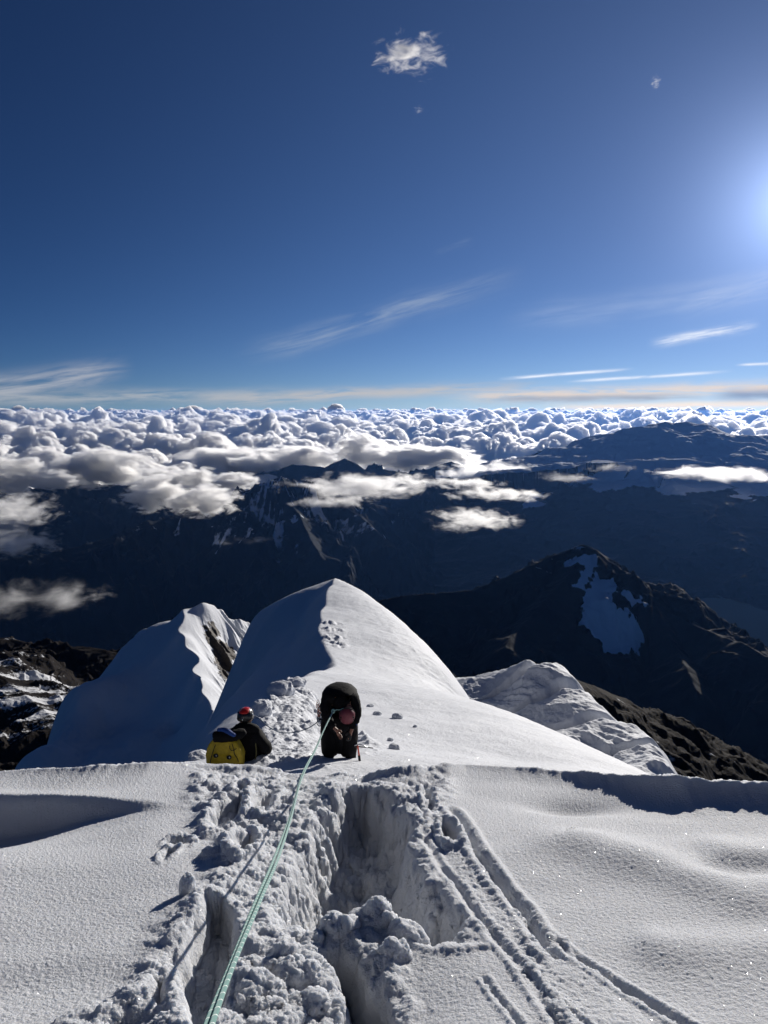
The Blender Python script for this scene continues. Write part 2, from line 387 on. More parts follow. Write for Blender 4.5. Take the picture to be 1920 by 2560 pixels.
cloud(75, 1292, 5200, 125, 34, 'faint', 'faint grey cloud at the left edge low over the dark valley', 14)
cloud(205, 1286, 5400, 38, 12, 'faint', 'small faint grey wisp right of the low cloud at the left edge', 15)
cloud(430, 1112, 9300, 60, 10, 'faint', 'faint wisp over the two small pointed summits left of the striped peak', 16)
cloud(540, 1167, 8300, 80, 6, 'faint', 'thin faint streak of cloud below the striped snowy peak', 17)
cloud(905, 985, 18000, 110, 20, 'puffy', 'cloud bank right of the dark jagged middle summit', 18)
cloud(890, 118, 2600, 70, 26, 'high', 'small lone white cloud high in the blue sky', 19, None)
cloud(903, 238, 2600, 10, 6, 'highf', 'tiny faint puff in the sky below the lone white cloud', 20, None)
cloud(1416, 178, 2600, 10, 9, 'highf', 'tiny faint puff high in the right of the sky', 33, None)
# ------------------------------------------------------------------ far terrain
def rock_snow_material(name, rock, rock2, snow, scale, bump_d, rough_scale=6.0):
    m, t = material(name)
    P = t.n('ShaderNodeNewGeometry').outputs['Position']
    a = t.n('ShaderNodeAttribute', attribute_name='snow').outputs['Fac']
    n1 = t.noise(P, 1.0/scale, 8, 0.62)
    n2 = t.noise(P, rough_scale/scale, 6, 0.6)
    k = t.ramp(t.m('ADD', a, t.m('MULTIPLY', t.m('SUBTRACT', n2, 0.5), 0.9)), 0.42, 0.58)
    c = t.mix(k, t.mix(n1, rock, rock2), snow)
    bp = t.n('ShaderNodeBump', inp={'Strength': 0.9, 'Distance': bump_d, 'Height': t.m('ADD', n1, t.m('MULTIPLY', n2, 0.35))})
    b = principled(t, **{'Base Color': c, 'Roughness': 0.9, 'Specular IOR Level': 0.03, 'Normal': bp.outputs[0]})
    out(t, b.outputs[0]); return m
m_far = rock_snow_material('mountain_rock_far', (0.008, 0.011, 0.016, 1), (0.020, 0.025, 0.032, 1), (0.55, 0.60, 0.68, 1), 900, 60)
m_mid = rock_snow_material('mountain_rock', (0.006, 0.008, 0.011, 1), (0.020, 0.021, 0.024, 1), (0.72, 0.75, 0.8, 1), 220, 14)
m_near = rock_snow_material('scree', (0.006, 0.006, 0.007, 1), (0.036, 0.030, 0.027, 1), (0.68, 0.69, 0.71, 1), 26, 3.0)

def ridge_height(x, y, ridges, slope_pow=1.0):
    """ridges: list of (points (x,y,z), slope left, slope right)"""
    best = np.full(np.shape(x), -1e9); dist = np.full(np.shape(x), 1e9)
    for pts, s1, s2 in ridges:
        for i in range(len(pts)-1):
            d, t_, side = seg_dist(x, y, pts[i], pts[i+1])
            z = pts[i][2]*(1-t_)+pts[i+1][2]*t_-np.where(side > 0, s1, s2)*d**slope_pow
            k = z > best; best = np.where(k, z, best); dist = np.where(k, d, dist)
    return best, dist
def R(Y, pts, s1, s2, ext=0):
    """skyline given in photo pixels at distance Y (a number, or one per point)"""
    Ys = Y if hasattr(Y, '__len__') else np.linspace(Y, Y+ext, len(pts))
    return ([tuple(at(p[0], p[1], yy)) for p, yy in zip(pts, Ys)], s1, s2)
def mountain(name, ridges, az, rr, res, nscale, namp, seed, mat, snow=None, floor=-3000, fallamp=1.0, spurs=0.35):
    X, Y = fan(az[0], az[1], res[0], rr[0], rr[1], res[1])
    def zf(x, y):
        wx = x+nscale*.35*fbm(x/nscale, y/nscale, 4, seed+3); wy = y+nscale*.35*fbm(x/nscale, y/nscale, 4, seed+4)
        wz = 0
        b0, d0 = ridge_height(x, y, ridges)
        b1, d1 = ridge_height(wx, wy, ridges)
        k = sst(d0, 0, nscale*.5); b = b0*(1-k)+b1*k
        rg = ridged(wx/nscale, wy/nscale, 7, seed)-0.45
        z = b+namp*rg*(0.12+k*fallamp)*1.6+namp*0.06*fbm(x/nscale*9, y/nscale*9, 4, seed+8)
        return smax(z, z*0+floor, 200)
    Z = zf(X, Y)
    n = grid_normals(X, Y, Z)
    s = snow(X, Y, Z, n) if snow else X*0
    o = grid_mesh(name, X, Y, Z, mat, attrs={'snow': s}); tag(o, kind='structure'); o.name = name
    return o, zf

X, Y = fan(-180, 180, 300, 60, 280000, 200)
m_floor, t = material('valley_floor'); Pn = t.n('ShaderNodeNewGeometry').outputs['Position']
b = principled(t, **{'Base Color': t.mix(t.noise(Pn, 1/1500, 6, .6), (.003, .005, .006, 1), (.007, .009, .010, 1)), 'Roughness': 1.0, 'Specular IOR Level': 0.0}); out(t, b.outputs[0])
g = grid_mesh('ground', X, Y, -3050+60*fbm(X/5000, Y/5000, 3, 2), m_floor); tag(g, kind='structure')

# back range on the left and in the middle
L1 = R(14500, [(-150, 1230), (0, 1223), (64, 1213), (81, 1220), (139, 1212), (191, 1210), (220, 1206), (255, 1212), (307, 1217), (341, 1215), (420, 1222), (500, 1225)], .55, .5)
L2 = R(16500, [(500, 1215), (544, 1200), (584, 1187), (613, 1194), (637, 1189), (683, 1174), (694, 1179), (729, 1163), (775, 1165), (822, 1168), (833, 1154), (862, 1142), (885, 1151), (903, 1174), (960, 1171), (1024, 1183), (1070, 1180), (1093, 1165), (1128, 1156), (1151, 1168), (1174, 1180), (1250, 1200)], .6, .6)
def snow_hi(zc, w, amt):
    return lambda X, Y, Z, n: amt*sst(Z, zc-w, zc+w)*sst(n[..., 2], .45, .8)+0.12*sst(Z, zc-w, zc+w)
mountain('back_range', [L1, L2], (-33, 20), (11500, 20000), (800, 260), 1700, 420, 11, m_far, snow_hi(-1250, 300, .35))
# snowy striped peak and its long shoulder to the left
C1 = R([8800, 9000, 9200, 9400, 9600, 9900, 10300, 10600, 10700, 10800, 10850, 10900, 10950, 11000, 11000, 11050, 11100, 11200, 11400, 11900, 12500],
   [(-60, 1404), (0, 1400), (87, 1388), (162, 1368), (231, 1359), (289, 1336), (359, 1307), (405, 1296), (457, 1278), (492, 1259), (521, 1272), (544, 1278), (567, 1261), (590, 1267), (637, 1238), (677, 1203), (703, 1194), (723, 1209), (764, 1220), (816, 1232), (960, 1262)], .75, .6)
C2 = R([11000, 10300, 9600, 9000], [(703, 1194), (735, 1265), (770, 1330), (800, 1390)], .9, .9)
C3 = R([11200, 10600, 10000], [(820, 1232), (900, 1290), (960, 1350)], .8, .8)
def stripes(X, Y, Z, n):
    c = at(703, 1194, 11000); r = np.hypot(X-c[0], Y-c[1]); th = np.arctan2(X-c[0], Y-c[1])
    s = 0.42+1.3*fbm(th*11+.5*fbm(X/300, Y/300, 3, 60), r/1800, 4, 61)+0.5*fbm(X/110, Y/110, 3, 62)
    return np.clip(s, 0, 1)*np.exp(-(r/2200)**2)*0.66+0.22*sst(fbm(X/500, Y/500, 4, 63), .05, .3)*sst(Z, -2100, -1500)
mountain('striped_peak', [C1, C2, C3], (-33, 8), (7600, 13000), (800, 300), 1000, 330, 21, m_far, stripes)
# glaciated massif on the right
D1 = R(15000, [(1150, 1215), (1280, 1180), (1350, 1160), (1423, 1128), (1463, 1112), (1501, 1086), (1544, 1082), (1597, 1079), (1643, 1064), (1663, 1053), (1683, 1057), (1718, 1053), (1735, 1058), (1753, 1073), (1787, 1093), (1828, 1099), (1863, 1093), (1920, 1086), (2100, 1090)], .5, .26)
D2 = R(12300, [(1300, 1230), (1400, 1208), (1481, 1191), (1539, 1165), (1591, 1151), (1712, 1148), (1816, 1160), (1863, 1170), (1990, 1172), (2120, 1190)], .1, .62)
D3 = R([12300, 11200, 10300], [(1400, 1208), (1380, 1290), (1360, 1350)], .7, .7)
D4 = R([12300, 11000, 9800], [(1640, 1150), (1650, 1260), (1640, 1340)], .7, .7)
D5 = R([12300, 11000, 9900], [(1860, 1170), (1950, 1280), (1990, 1350)], .7, .7)
def snow_d(X, Y, Z, n):
    s = 1.0*sst(Z+150*fbm(X/700, Y/700, 4, 70), -1330, -1080)*sst(n[..., 2], .45, .7)
    g1 = in_poly(X, Y, [tuple(at(a, b, yy)[:2]) for a, b, yy in ((1320, 1215, 12100), (1355, 1215, 12100), (1358, 1265, 11300), (1310, 1262, 11300))])
    g2 = in_poly(X, Y, [tuple(at(a, b, yy)[:2]) for a, b, yy in ((1870, 1180, 12200), (1960, 1180, 12200), (1930, 1260, 11200), (1870, 1295, 10800), (1832, 1290, 10900))])
    s = np.maximum(s, 0.9*(1-sst(np.minimum(g1, g2)+330*fbm(X/420, Y/420, 5, 75), -80, 90)))
    return np.maximum(s, 0.3*sst(fbm(X/600, Y/600, 4, 73), .0, .35)*sst(Z, -2000, -1300))
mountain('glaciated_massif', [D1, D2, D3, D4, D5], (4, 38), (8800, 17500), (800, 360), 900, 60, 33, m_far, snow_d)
# dark mountain with a hanging glacier, middle distance on the right
E1 = R([3200, 3600, 3700, 3800, 3900, 3950, 4000, 4000, 3980, 3900, 3800, 3700, 3600, 3350, 3000, 2700],
   [(560, 1620), (860, 1525), (1004, 1491), (1177, 1476), (1269, 1442), (1355, 1402), (1423, 1373), (1453, 1362), (1490, 1375), (1533, 1411), (1576, 1464), (1632, 1501), (1681, 1534), (1792, 1584), (1920, 1639), (2060, 1700)], .75, .62)
E2 = R([3980, 3700, 3400, 3000], [(1470, 1372), (1420, 1440), (1330, 1540), (1260, 1620)], .6, .6)
E3 = R([3700, 3300, 2900], [(1632, 1501), (1690, 1620), (1740, 1720)], .6, .6)
GL = zo([(955, 115), (985, 160), (1030, 165), (1050, 215), (1020, 250), (1040, 300), (1080, 275), (1105, 290), (1095, 320), (1140, 370), (1155, 415), (1130, 470), (1060, 465), (990, 455), (975, 410), (935, 385), (890, 345), (905, 290), (905, 240), (940, 190)], 1.626, 900, 1350)
G2 = zo([(830, 98), (960, 60), (968, 95), (905, 205), (868, 190), (900, 150), (920, 105), (850, 108)], 1.626, 900, 1350)
G3 = zo([(1070, 205), (1180, 262), (1160, 275), (1065, 222)], 1.626, 900, 1350)
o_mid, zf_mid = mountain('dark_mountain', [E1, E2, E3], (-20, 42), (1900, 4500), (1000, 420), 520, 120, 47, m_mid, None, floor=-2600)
def paint(o, zf, polys, y0, y1, soft, extra=None):
    me = o.data; n = len(me.vertices); co = np.empty(n*3, np.float32); me.vertices.foreach_get('co', co); co = co.reshape(-1, 3).astype(float)
    s = np.zeros(n)
    for poly in polys:
        P = [tuple(hit(a, b, zf, y0, y1)) for a, b in poly]
        d = in_poly(co[:, 0], co[:, 1], P)+26*fbm(co[:, 0]/45, co[:, 1]/45, 4, 77); s = np.maximum(s, 1-sst(d, -soft, soft))
    if extra is not None: s = np.maximum(s, extra(co))
    me.attributes['snow'].data.foreach_set('value', s.astype(np.float32))
def ex_mid(co):
    x, y, z = co.T; c = at(1430, 1400, 3950); r = np.hypot(x-c[0], y-c[1])
    return 0.47*sst(fbm(x/90+z/40, z/28, 4, 55), 0.02, .3)*np.exp(-(r/480)**2)
paint(o_mid, zf_mid, [GL, G2, G3], 2000, 4400, 12, ex_mid)
# brown stony ridge running down to the right, behind the ice
F1 = R([420, 480, 520, 560, 600, 620], [(1400, 1680), (1560, 1745), (1620, 1790), (1760, 1858), (1860, 1905), (2000, 1965)], .8, .55)
F2 = R([1500, 1350, 1200, 1050], [(1660, 1520), (1780, 1590), (1920, 1680), (2100, 1790)], .7, .5)
F0 = R([900, 850, 800], [(1280, 1560), (1330, 1595), (1400, 1650)], .7, .6)
def sn0(X, Y, Z, n): return 0.42*sst(fbm(X/25, Y/25, 4, 91), .15, .45)
mountain('stony_ridge', [F1], (9, 44), (180, 900), (900, 420), 38, 5, 53, m_near, sn0, floor=-1200)
# rocky snow-streaked hillside on the left
H1 = R([1300, 1300, 1300, 1250, 1250, 1200, 1150, 1100], zo([(-200, 90), (0, 105), (60, 105), (320, 175), (440, 160), (530, 155), (710, 205), (900, 300)], 2.37, 0, 1550), .5, .16)
H2 = R([1000, 900, 800, 700], zo([(-300, 120), (0, 330), (250, 520), (420, 700)], 2.37, 0, 1550), .5, .2)
def sn1(X, Y, Z, n):
    u = (X*0.8+Y*0.6); v = (-X*.6+Y*.8)
    return 0.5+1.0*fbm(u/200, v/42, 4, 95)-0.5*sst(Y, 930, 1080)
o_h, zf_h = mountain('left_hillside', [H1, H2], (-42, -12), (500, 1500), (700, 560), 90, 15, 59, m_near, sn1, floor=-1500)
# ------------------------------------------------------------------ snow
def snow_material(name, grain, bump_d, sss=0.0, spark=350.0, base=(0.69, 0.71, 0.75, 1), rock=False, spw=0.5, mid=0.0):
    m, t = material(name)
    P = t.n('ShaderNodeNewGeometry').outputs['Position']
    h = t.noise(P, 1.0/grain, 5, 0.65)
    if mid: h = t.m('ADD', h, t.m('MULTIPLY', t.noise(P, 1.0/mid, 3, 0.5), 1.0))
    bp = t.n('ShaderNodeBump', inp={'Strength': 1.0, 'Distance': bump_d, 'Height': h})
    c = base
    if rock:
        a = t.n('ShaderNodeAttribute', attribute_name='rock').outputs['Fac']
        n2 = t.noise(P, 0.55, 7, 0.65)
        k = t.ramp(t.m('ADD', a, t.m('MULTIPLY', t.m('SUBTRACT', n2, 0.5), 1.6)), 0.5, 0.56)
        c = t.mix(k, base, t.mix(t.noise(P, 2.2, 5), (0.02, 0.018, 0.017, 1), (0.12, 0.10, 0.085, 1)))
    kw = {'Base Color': c, 'Roughness': 0.75, 'Specular IOR Level': 0.25, 'Normal': bp.outputs[0]}
    if sss: kw.update({'Subsurface Weight': 0.5, 'Subsurface Radius': (1.0, 1.15, 1.35), 'Subsurface Scale': sss})
    b = principled(t, **kw)
    # loose ice crystals: a few tiny facets turned at random catch the sun
    vo = t.n('ShaderNodeTexVoronoi', inp={'Vector': P, 'Scale': spark})
    wn = t.n('ShaderNodeTexWhiteNoise', noise_dimensions='3D', inp={'Vector': vo.outputs['Position']})
    rv = t.vm('SUBTRACT', wn.outputs['Color'], (0.5, 0.5, 0.5))
    nn = t.vm('NORMALIZE', t.vm('ADD', t.n('ShaderNodeNewGeometry').outputs['Normal'], t.vm('SCALE', rv, scale=1.3)))
    gl = t.n('ShaderNodeBsdfGlossy', inp={'Color': (1, 1, 1, 1), 'Roughness': 0.16, 'Normal': nn})
    inside = t.m('LESS_THAN', vo.outputs['Distance'], 0.42)
    pick = t.m('MULTIPLY', inside, t.m('GREATER_THAN', t.n('ShaderNodeTexWhiteNoise', noise_dimensions='3D', inp={'Vector': vo.outputs['Color']}).outputs[0], 0.975))
    mx = t.n('ShaderNodeMixShader', inp={0: t.m('MULTIPLY', pick, spw), 1: b.outputs[0], 2: gl.outputs[0]})
    out(t, mx.outputs[0]); return m
m_snow_near = snow_material('snow_granular', 0.014, 0.02, sss=0.03, spark=260, spw=0.15)
m_snow_mid = snow_material('snow_wind_packed', 0.10, 0.035, spark=40, spw=0.16, mid=0.9)
m_snow_far = snow_material('snow_and_rock', 0.5, 0.10, spark=8, rock=True, spw=0.0)

def A(px, py, Y): return tuple(at(px, py, Y))
def zz(k, ox, oy): return lambda a, b, Y: A(ox+a/k, oy+b/k, Y)
q = zz(2.183, 380, 1420); r3 = zz(1.626, 900, 1350); h5 = zz(2.37, 0, 1550)
# --- ridge with the sharp snow dome, seen along its crest
crest = [q(1000, 57, 75), q(985, 90, 70), q(950, 200, 60), q(930, 290, 52), q(935, 390, 45), q(960, 450, 41.5), q(990, 500, 39), q(998, 530, 36.5), q(940, 552, 34), q(850, 580, 30), q(740, 630, 25), q(680, 700, 21.5), q(600, 790, 17.5)]
bedge = [q(520, 835, 15.5), q(330, 910, 13), q(120, 990, 11.5), q(0, 1040, 10.8)]
rsil = [q(1100, 100, 73), q(1200, 165, 69), q(1300, 240, 64), q(1400, 330, 58), q(1480, 420, 53), q(1540, 520, 48), q(1600, 690, 41)]
rlow = [r3(345, 632, 39), r3(600, 705, 30), r3(800, 780, 24), r3(1000, 870, 18), r3(1125, 935, 14), r3(1300, 1020, 11), r3(1500, 1120, 8.5)]
off = lambda P, dx, dy, dz: (P[0]+dx, P[1]+dy, P[2]+dz)
Rp = crest+bedge+[off(P, -4, 1, .6) for P in crest]+rsil+rlow
rsil2 = rsil[1:]
Rp += [off(P, 3.2, 2, -4.2) for P in rsil2]+[off(P, 11, 5, -20) for P in rsil]
Rp += [((a_[0]+b_[0])/2, (a_[1]+b_[1])/2, (a_[2]+b_[2])/2+.45) for a_, b_ in ((crest[1], rsil[1]), (crest[2], rsil[3]), (crest[3], rsil[4]), (crest[4], rsil[5]))]+[off(P, 3, 0, -2.0) for P in rlow]+[off(P, 10, 2, -12) for P in rlow]
Rp += [q(1300, 620, 36), q(1100, 600, 30), A(860, 1905, 10.6), A(700, 1905, 10.3), A(1100, 1900, 11.5), A(1300, 1900, 13.5), A(700, 1990, 8.2), A(1300, 1990, 8.4), q(1500, 800, 20), off(crest[0], 2, 14, -8), off(crest[0], 10, 14, -14)]
R_s = TPS(Rp, 1e-5)
lsky = [q(940, 80, 77), q(850, 155, 80), q(720, 215, 83), q(600, 260, 85), q(545, 290, 84)]
ledge = [q(535, 340, 80), q(550, 480, 68), q(545, 410, 73), q(505, 540, 63), q(450, 600, 59), q(370, 670, 54), q(300, 730, 49), q(200, 830, 42), q(140, 930, 36), q(115, 985, 32)]
Lp = crest+[off(P, 3.5, 0, 3.2) for P in crest]+lsky+ledge+[off(P, 0, 12, -16) for P in lsky]+[off(P, -2.2, 1, -5) for P in ledge]+[off(P, -6, 3, -13) for P in ledge]+[off(P, -14, 5, -26) for P in ledge]
Lp += [off(P, -2.5, 0, -3.2) for P in bedge]+[off(P, 1.0, -1.5, 1.2) for P in bedge]
L_s = TPS(Lp, 1e-5)
TR = [q(735, 625, 25), q(900, 690, 20), q(930, 900, 12), q(900, 1048, 10), q(560, 1048, 10), q(540, 900, 14), q(640, 740, 20)]
TR2 = [q(1110, 790, 15), q(1200, 800, 15), q(1270, 880, 13), q(1200, 1000, 11.5), q(1110, 960, 11.5)]
def zridge(x, y, detail=True):
    R_ = R_s(x, y); L_ = L_s(x, y)
    dc, tc__ = poly_dist(x, y, [(p[0], p[1]) for p in crest[:12]])
    L_ = L_-1.9*sst(dc, 0, 3.2)*(1-sst(dc, 6, 19))*sst(y, 18, 30)*(1-sst(y, 62, 76))
    k = 0.10+0.25*(1-sst(y, 26, 38))*sst(y, 12, 20)
    z = smin(R_, L_, k)
    z = z+0.10*fbm(x/5, y/5, 4, 3)+0.035*fbm(x/1.1, y/1.6, 4, 6)
    de, _t = poly_dist(x, y, [(p[0], p[1]) for p in rsil])
    z = z+.11*np.exp(-(de/3.5)**2)*(ridged((x*.8+y*.6)/1.6+.4*fbm(x/3, y/3, 2, 9), (y*.8-x*.6)/.55, 3, 19)-.5)
    dr = fbm((x*.45+y*.9)/7, (x*.9-y*.45)/1.3, 4, 23); z = z+.045*np.clip(dr, -.2, .6)*sst(y, 16, 30)
    if detail:
        # trodden snow and thrown-out blocks round the climbers
        e = in_poly(x, y, [(a[0], a[1]) for a in TR])+0.5*fbm(x*1.1, y*1.1, 3, 12)
        e2 = in_poly(x, y, [(a[0], a[1]) for a in TR2])+0.4*fbm(x*1.5, y*1.5, 3, 15)
        k = np.maximum(1-sst(e, -.35, .15), 0.8*(1-sst(e2, -.3, .1)))
        up = sst(y, 12.5, 16)
        lum = domes(x/.55+.3*perlin(x*3, y*3, 2), y/.8, seed=70)*.36*(0.35+up)+domes(x/.22, y/.3, seed=75)*.13+.05*fbm(x*9, y*9, 3, 77)
        z = z+k*(lum-.16)
        # step prints along the crest
        for Q_ in (q(940, 300, 51.3), q(942, 340, 48.5), q(950, 375, 46), q(965, 400, 44)):
            d = np.hypot(x-Q_[0]-.5, (y-Q_[1])*.8); z = z+.35*np.exp(-(d/.7)**2)*(fbm(x*2, y*2, 3, 5)+.3)
    return z
def build_ridge():
    az = np.radians(np.linspace(-34, 40, 1150))[None, :]
    rr = np.concatenate([np.geomspace(7.2, 24, 420), np.geomspace(24.06, 105, 420)])[:, None]
    X, Y = np.sin(az)*rr, np.cos(az)*rr; Z = zridge(X, Y)
    Z = np.maximum(Z, -120)
    o = grid_mesh('snow_ridge', X, Y, Z, m_snow_mid, keep=Z > -75); tag(o, kind='structure')
build_ridge()
# --- corniced snow peak to the left
cc = [q(265, 190, 150), q(215, 215, 149), q(170, 225, 147), q(175, 262, 144), q(160, 300, 141), q(140, 340, 138), q(175, 372, 135.5), q(178, 420, 133), q(215, 450, 130.5), q(255, 490, 127), q(250, 515, 125), q(225, 540, 122.5), q(232, 575, 120), q(262, 600, 117.5), q(272, 640, 115), q(268, 670, 113), q(290, 700, 111), q(310, 725, 109)]
Lc = cc+[off(P, 6, 0, 9) for P in cc]+[h5(1050, 5, 160), h5(900, 80, 163), h5(730, 200, 158), h5(600, 320, 150), h5(540, 390, 145), h5(555, 440, 139), h5(460, 450, 136), h5(370, 475, 132), h5(345, 560, 127), h5(330, 640, 124), h5(300, 720, 120), h5(240, 790, 115), h5(110, 840, 110), h5(80, 890, 108)]
Lc += [h5(800, 450, 128), h5(900, 650, 116), h5(600, 650, 121), h5(500, 830, 110), h5(1000, 780, 108), h5(800, 900, 103), h5(1150, 500, 119)]
Lc += [off(h5(*a), -6, 8, -14) for a in ((900, 80, 163), (600, 320, 150), (345, 560, 127), (240, 790, 115), (80, 890, 108))]+[off(cc[0], 0, 14, -14), off(h5(80, 890, 108), 0, -20, -20)]
Rc = cc+[off(P, -6, 0, 2) for P in cc]+[q(340, 190, 156), q(400, 220, 160), q(480, 240, 165), q(545, 290, 168), q(550, 400, 157), q(555, 520, 147), q(480, 600, 138), q(400, 560, 137), q(400, 400, 148), q(480, 350, 158), q(390, 660, 122), q(340, 640, 119)]
Rc += [off(q(*a), 12, 4, -16) for a in ((545, 290, 168), (555, 520, 147), (480, 600, 138), (390, 660, 122))]+[off(q(400, 220, 160), 2, 16, -14), off(q(480, 240, 165), 2, 16, -14)]
Lc_s, Rc_s = TPS(Lc, 1e-5), TPS(Rc, 1e-5)
def zpeak(x, y):
    R_ = Rc_s(x, y)
    d, tt = poly_dist(x, y, [(p[0], p[1]) for p in cc])
    u = x*.80-y*.60; v = x*.60+y*.80              # flutes run down the right-hand face
    fl = ridged(v/5.0+.6*fbm(u/14, v/9, 2, 4), u/34, 4, 88)
    R_ = R_+sst(d, .5, 9)*(fl-.45)*2.6+sst(d, 3, 12)*.5*fbm(x/2.2, y/2.2, 4, 81)
    L_ = Lc_s(x, y)
    L_ = L_-sst(d, .0, 4)*.5+sst(d, 6, 16)*(2.2*fbm(x/15, y/15, 4, 83)-1.2*(ridged(x/12, y/12, 4, 85)-.4)*sst(-x, 40, 52))+.18*fbm(x/2.5, y/2.5, 3, 84)
    return smin(R_, L_, .5)
def build_peak():
    X, Y = fan(-36, -9, 760, 78, 200, 560); Z = zpeak(X, Y)
    rk = zo([(285, 325), (335, 305), (365, 350), (362, 390), (420, 415), (455, 440), (462, 505), (430, 522), (470, 560), (500, 600), (450, 590), (415, 570), (430, 620), (395, 640), (370, 580), (350, 520), (330, 450), (300, 400)], 2.183, 380, 1420)
    P = [tuple(hit(a, b, zpeak, 90, 190, 900)) for a, b in rk]
    e = in_poly(X, Y, P); rock = .92*(1-sst(e, -1.5, 1.8))
    Z = Z+np.clip(rock, 0, 1)*(.9*(ridged(X/2.2, Y/2.2, 5, 98)-.4))
    o = grid_mesh('corniced_peak', X, Y, Z, m_snow_far, keep=Z > -130, attrs={'rock': rock}); tag(o, kind='structure')
build_peak()
# --- broken ice and wind-scooped snow on the right
isk = [(320, 540, 122), (400, 530, 121), (500, 525, 119), (600, 510, 117), (690, 480, 114), (740, 490, 113), (800, 478, 112), (845, 505, 110), (870, 525, 108), (880, 560, 105), (930, 620, 101), (990, 665, 97), (1060, 700, 94), (1120, 715, 92), (1135, 760, 89), (1180, 765, 88), (1210, 820, 84), (1255, 880, 80), (1258, 935, 77)]
Ip = [r3(*a) for a in isk]
Ip += [r3(a, b, Y) for a, b, Y in ((300, 700, 104), (345, 635, 110), (450, 640, 107), (560, 620, 108), (560, 700, 100), (700, 620, 103), (700, 760, 92), (850, 650, 97), (850, 800, 87), (1000, 780, 88), (1000, 900, 79), (1120, 850, 82), (1150, 940, 74), (1000, 1000, 73))]
Ip += [off(r3(*a), 6, 5, -10) for a in isk[3:]]+[off(r3(*a), 16, 8, -34) for a in isk[3::2]]+[off(r3(*a), 0, 14, -12) for a in isk[:4]]
I_s = TPS(Ip, 1e-5)
def zice(x, y):
    u = x*.86+y*.5; v = -x*.5+y*.86
    wx = u+2.2*fbm(u/9, v/9, 3, 21); wy = v+2.2*fbm(u/9, v/9, 3, 22)
    h = -domes(wx/8.5, wy/10.5, seed=31)*3.6-domes(wx/3.1, wy/4.4, seed=35)*.75*(fbm(u/12, v/12, 2, 39)*.5+.5)
    fl = ridged(u/2.2+.5*fbm(v/9, u/9, 2, 3), v/14, 3, 42)*.9*sst(fbm(u/16, v/16, 2, 44), -.1, .3)
    st = np.round((v+2*fbm(u/10, v/10, 3, 46))/7)*0+1.4*sst(np.abs(((v+4*fbm(u/14, v/14, 3, 47))/9) % 1-.5), .02, .12)
    return I_s(x, y)+h+2.1+fl*.5+st-.9+.2*fbm(x/1.2, y/1.2, 4, 48)
def build_ice():
    X, Y = fan(3, 26, 760, 66, 150, 520); Z = zice(X, Y)
    n = grid_normals(X, Y, Z)
    dd = sst(-fbm(X/5, Y/5, 3, 66), .15, .5)*(1-sst(n[..., 2], .45, .7))*sst(-Y, -92, -84)
    o = grid_mesh('ice_cliffs', X, Y, Z, m_snow_far, keep=Z > -90, attrs={'rock': .65*dd}); tag(o, kind='structure')
build_ice()
# ------------------------------------------------------------------ the slope at the photographer's feet
SL = 0.268; Z0 = -1.62
def G(px, py, h=0.0):
    d = px_dir(px, py); y = (-Z0-h)/(-d[2]/d[1]-SL); return (d[0]/d[1]*y, y)
f4 = lambda a, b, h=0.0: G(a/1.659, 1850+b/1.659, h)
f5 = lambda a, b, h=0.0: G(920+a/1.659, 1850+b/1.659, h)
LIP = [(f4(-700, 165, .05), .05), (f4(-200, 140, .05), .05), (f4(0, 130, .05), .05), (f4(370, 108, .10), .10), (f4(620, 92, .10), .10), (f4(850, 99, .0), .0), (f4(1000, 102, .0), .0), (f4(1250, 132, 0), 0),
       (f4(1500, 135, 0), 0), (f4(1600, 102, .12), .12), (f5(200, 100, .12), .12), (f5(400, 100, .04), .04), (f5(620, 112, .07), .07), (f5(800, 125, .09), .09), (f5(1110, 140, .16), .16), (f5(1300, 150, .20), .20), (f5(1659, 182, .18), .18), (f5(2200, 230, .16), .16)]
lx = np.array([p[0][0] for p in LIP]); ly = np.array([p[0][1] for p in LIP]); lh = np.array([p[1] for p in LIP])
P4 = lambda *a: [f4(*p) for p in a]
P5 = lambda *a: [f5(*p) for p in a]
PW = lambda *a: [G(150+p[0]/1.4426, 1850+p[1]/1.4426) for p in a]
MAIN = PW((1010, 175), (935, 250), (890, 340), (840, 400), (785, 450), (750, 530), (740, 620), (800, 710), (960, 665), (1040, 650), (1140, 650), (1230, 680), (1330, 750), (1500, 725), (1480, 650), (1400, 560), (1300, 430), (1290, 300), (1210, 200), (1120, 160))
PIT2 = PW((930, 760), (960, 860), (990, 960), (1000, 1060), (1030, 1250), (1260, 1250), (1240, 1060), (1235, 900), (1190, 800), (1120, 740), (1010, 720))
BOOT = PW((485, 625), (520, 575), (600, 560), (645, 600), (660, 680), (665, 780), (640, 870), (600, 960), (560, 1060), (520, 1160), (460, 1100), (415, 980), (402, 890), (412, 800), (440, 715))
SHELF = P4((600, 1000), (720, 975), (715, 1110), (640, 1130), (600, 1100))
ROUGH = P4((800, 110), (1240, 105), (1450, 120), (1659, 100))+P5((300, 100), (340, 180), (300, 280), (210, 420), (250, 560), (150, 700))+P4((1659, 1300), (900, 1400), (200, 1300), (300, 1150), (520, 1060), (600, 930), (660, 850), (740, 720), (800, 640), (900, 540), (850, 500), (890, 430), (820, 330), (800, 200))
WALLR = P5((60, 130), (180, 130), (200, 400), (300, 560), (450, 760), (300, 760), (120, 500), (60, 300))
PITS = [(f4(742, 432), 50, 22, .075), (f4(945, 310), 58, 60, .11), (f4(1010, 445), 48, 50, .12), (f4(1085, 255), 50, 48, .10), (f4(1090, 158), 45, 20, .06), (f4(940, 150), 40, 18, .05), (f4(1000, 215), 30, 20, .05),
        (f5(340, 395), 42, 48, .13), (f5(248, 240), 26, 60, .05), (f4(700, 480), 30, 30, .04)]
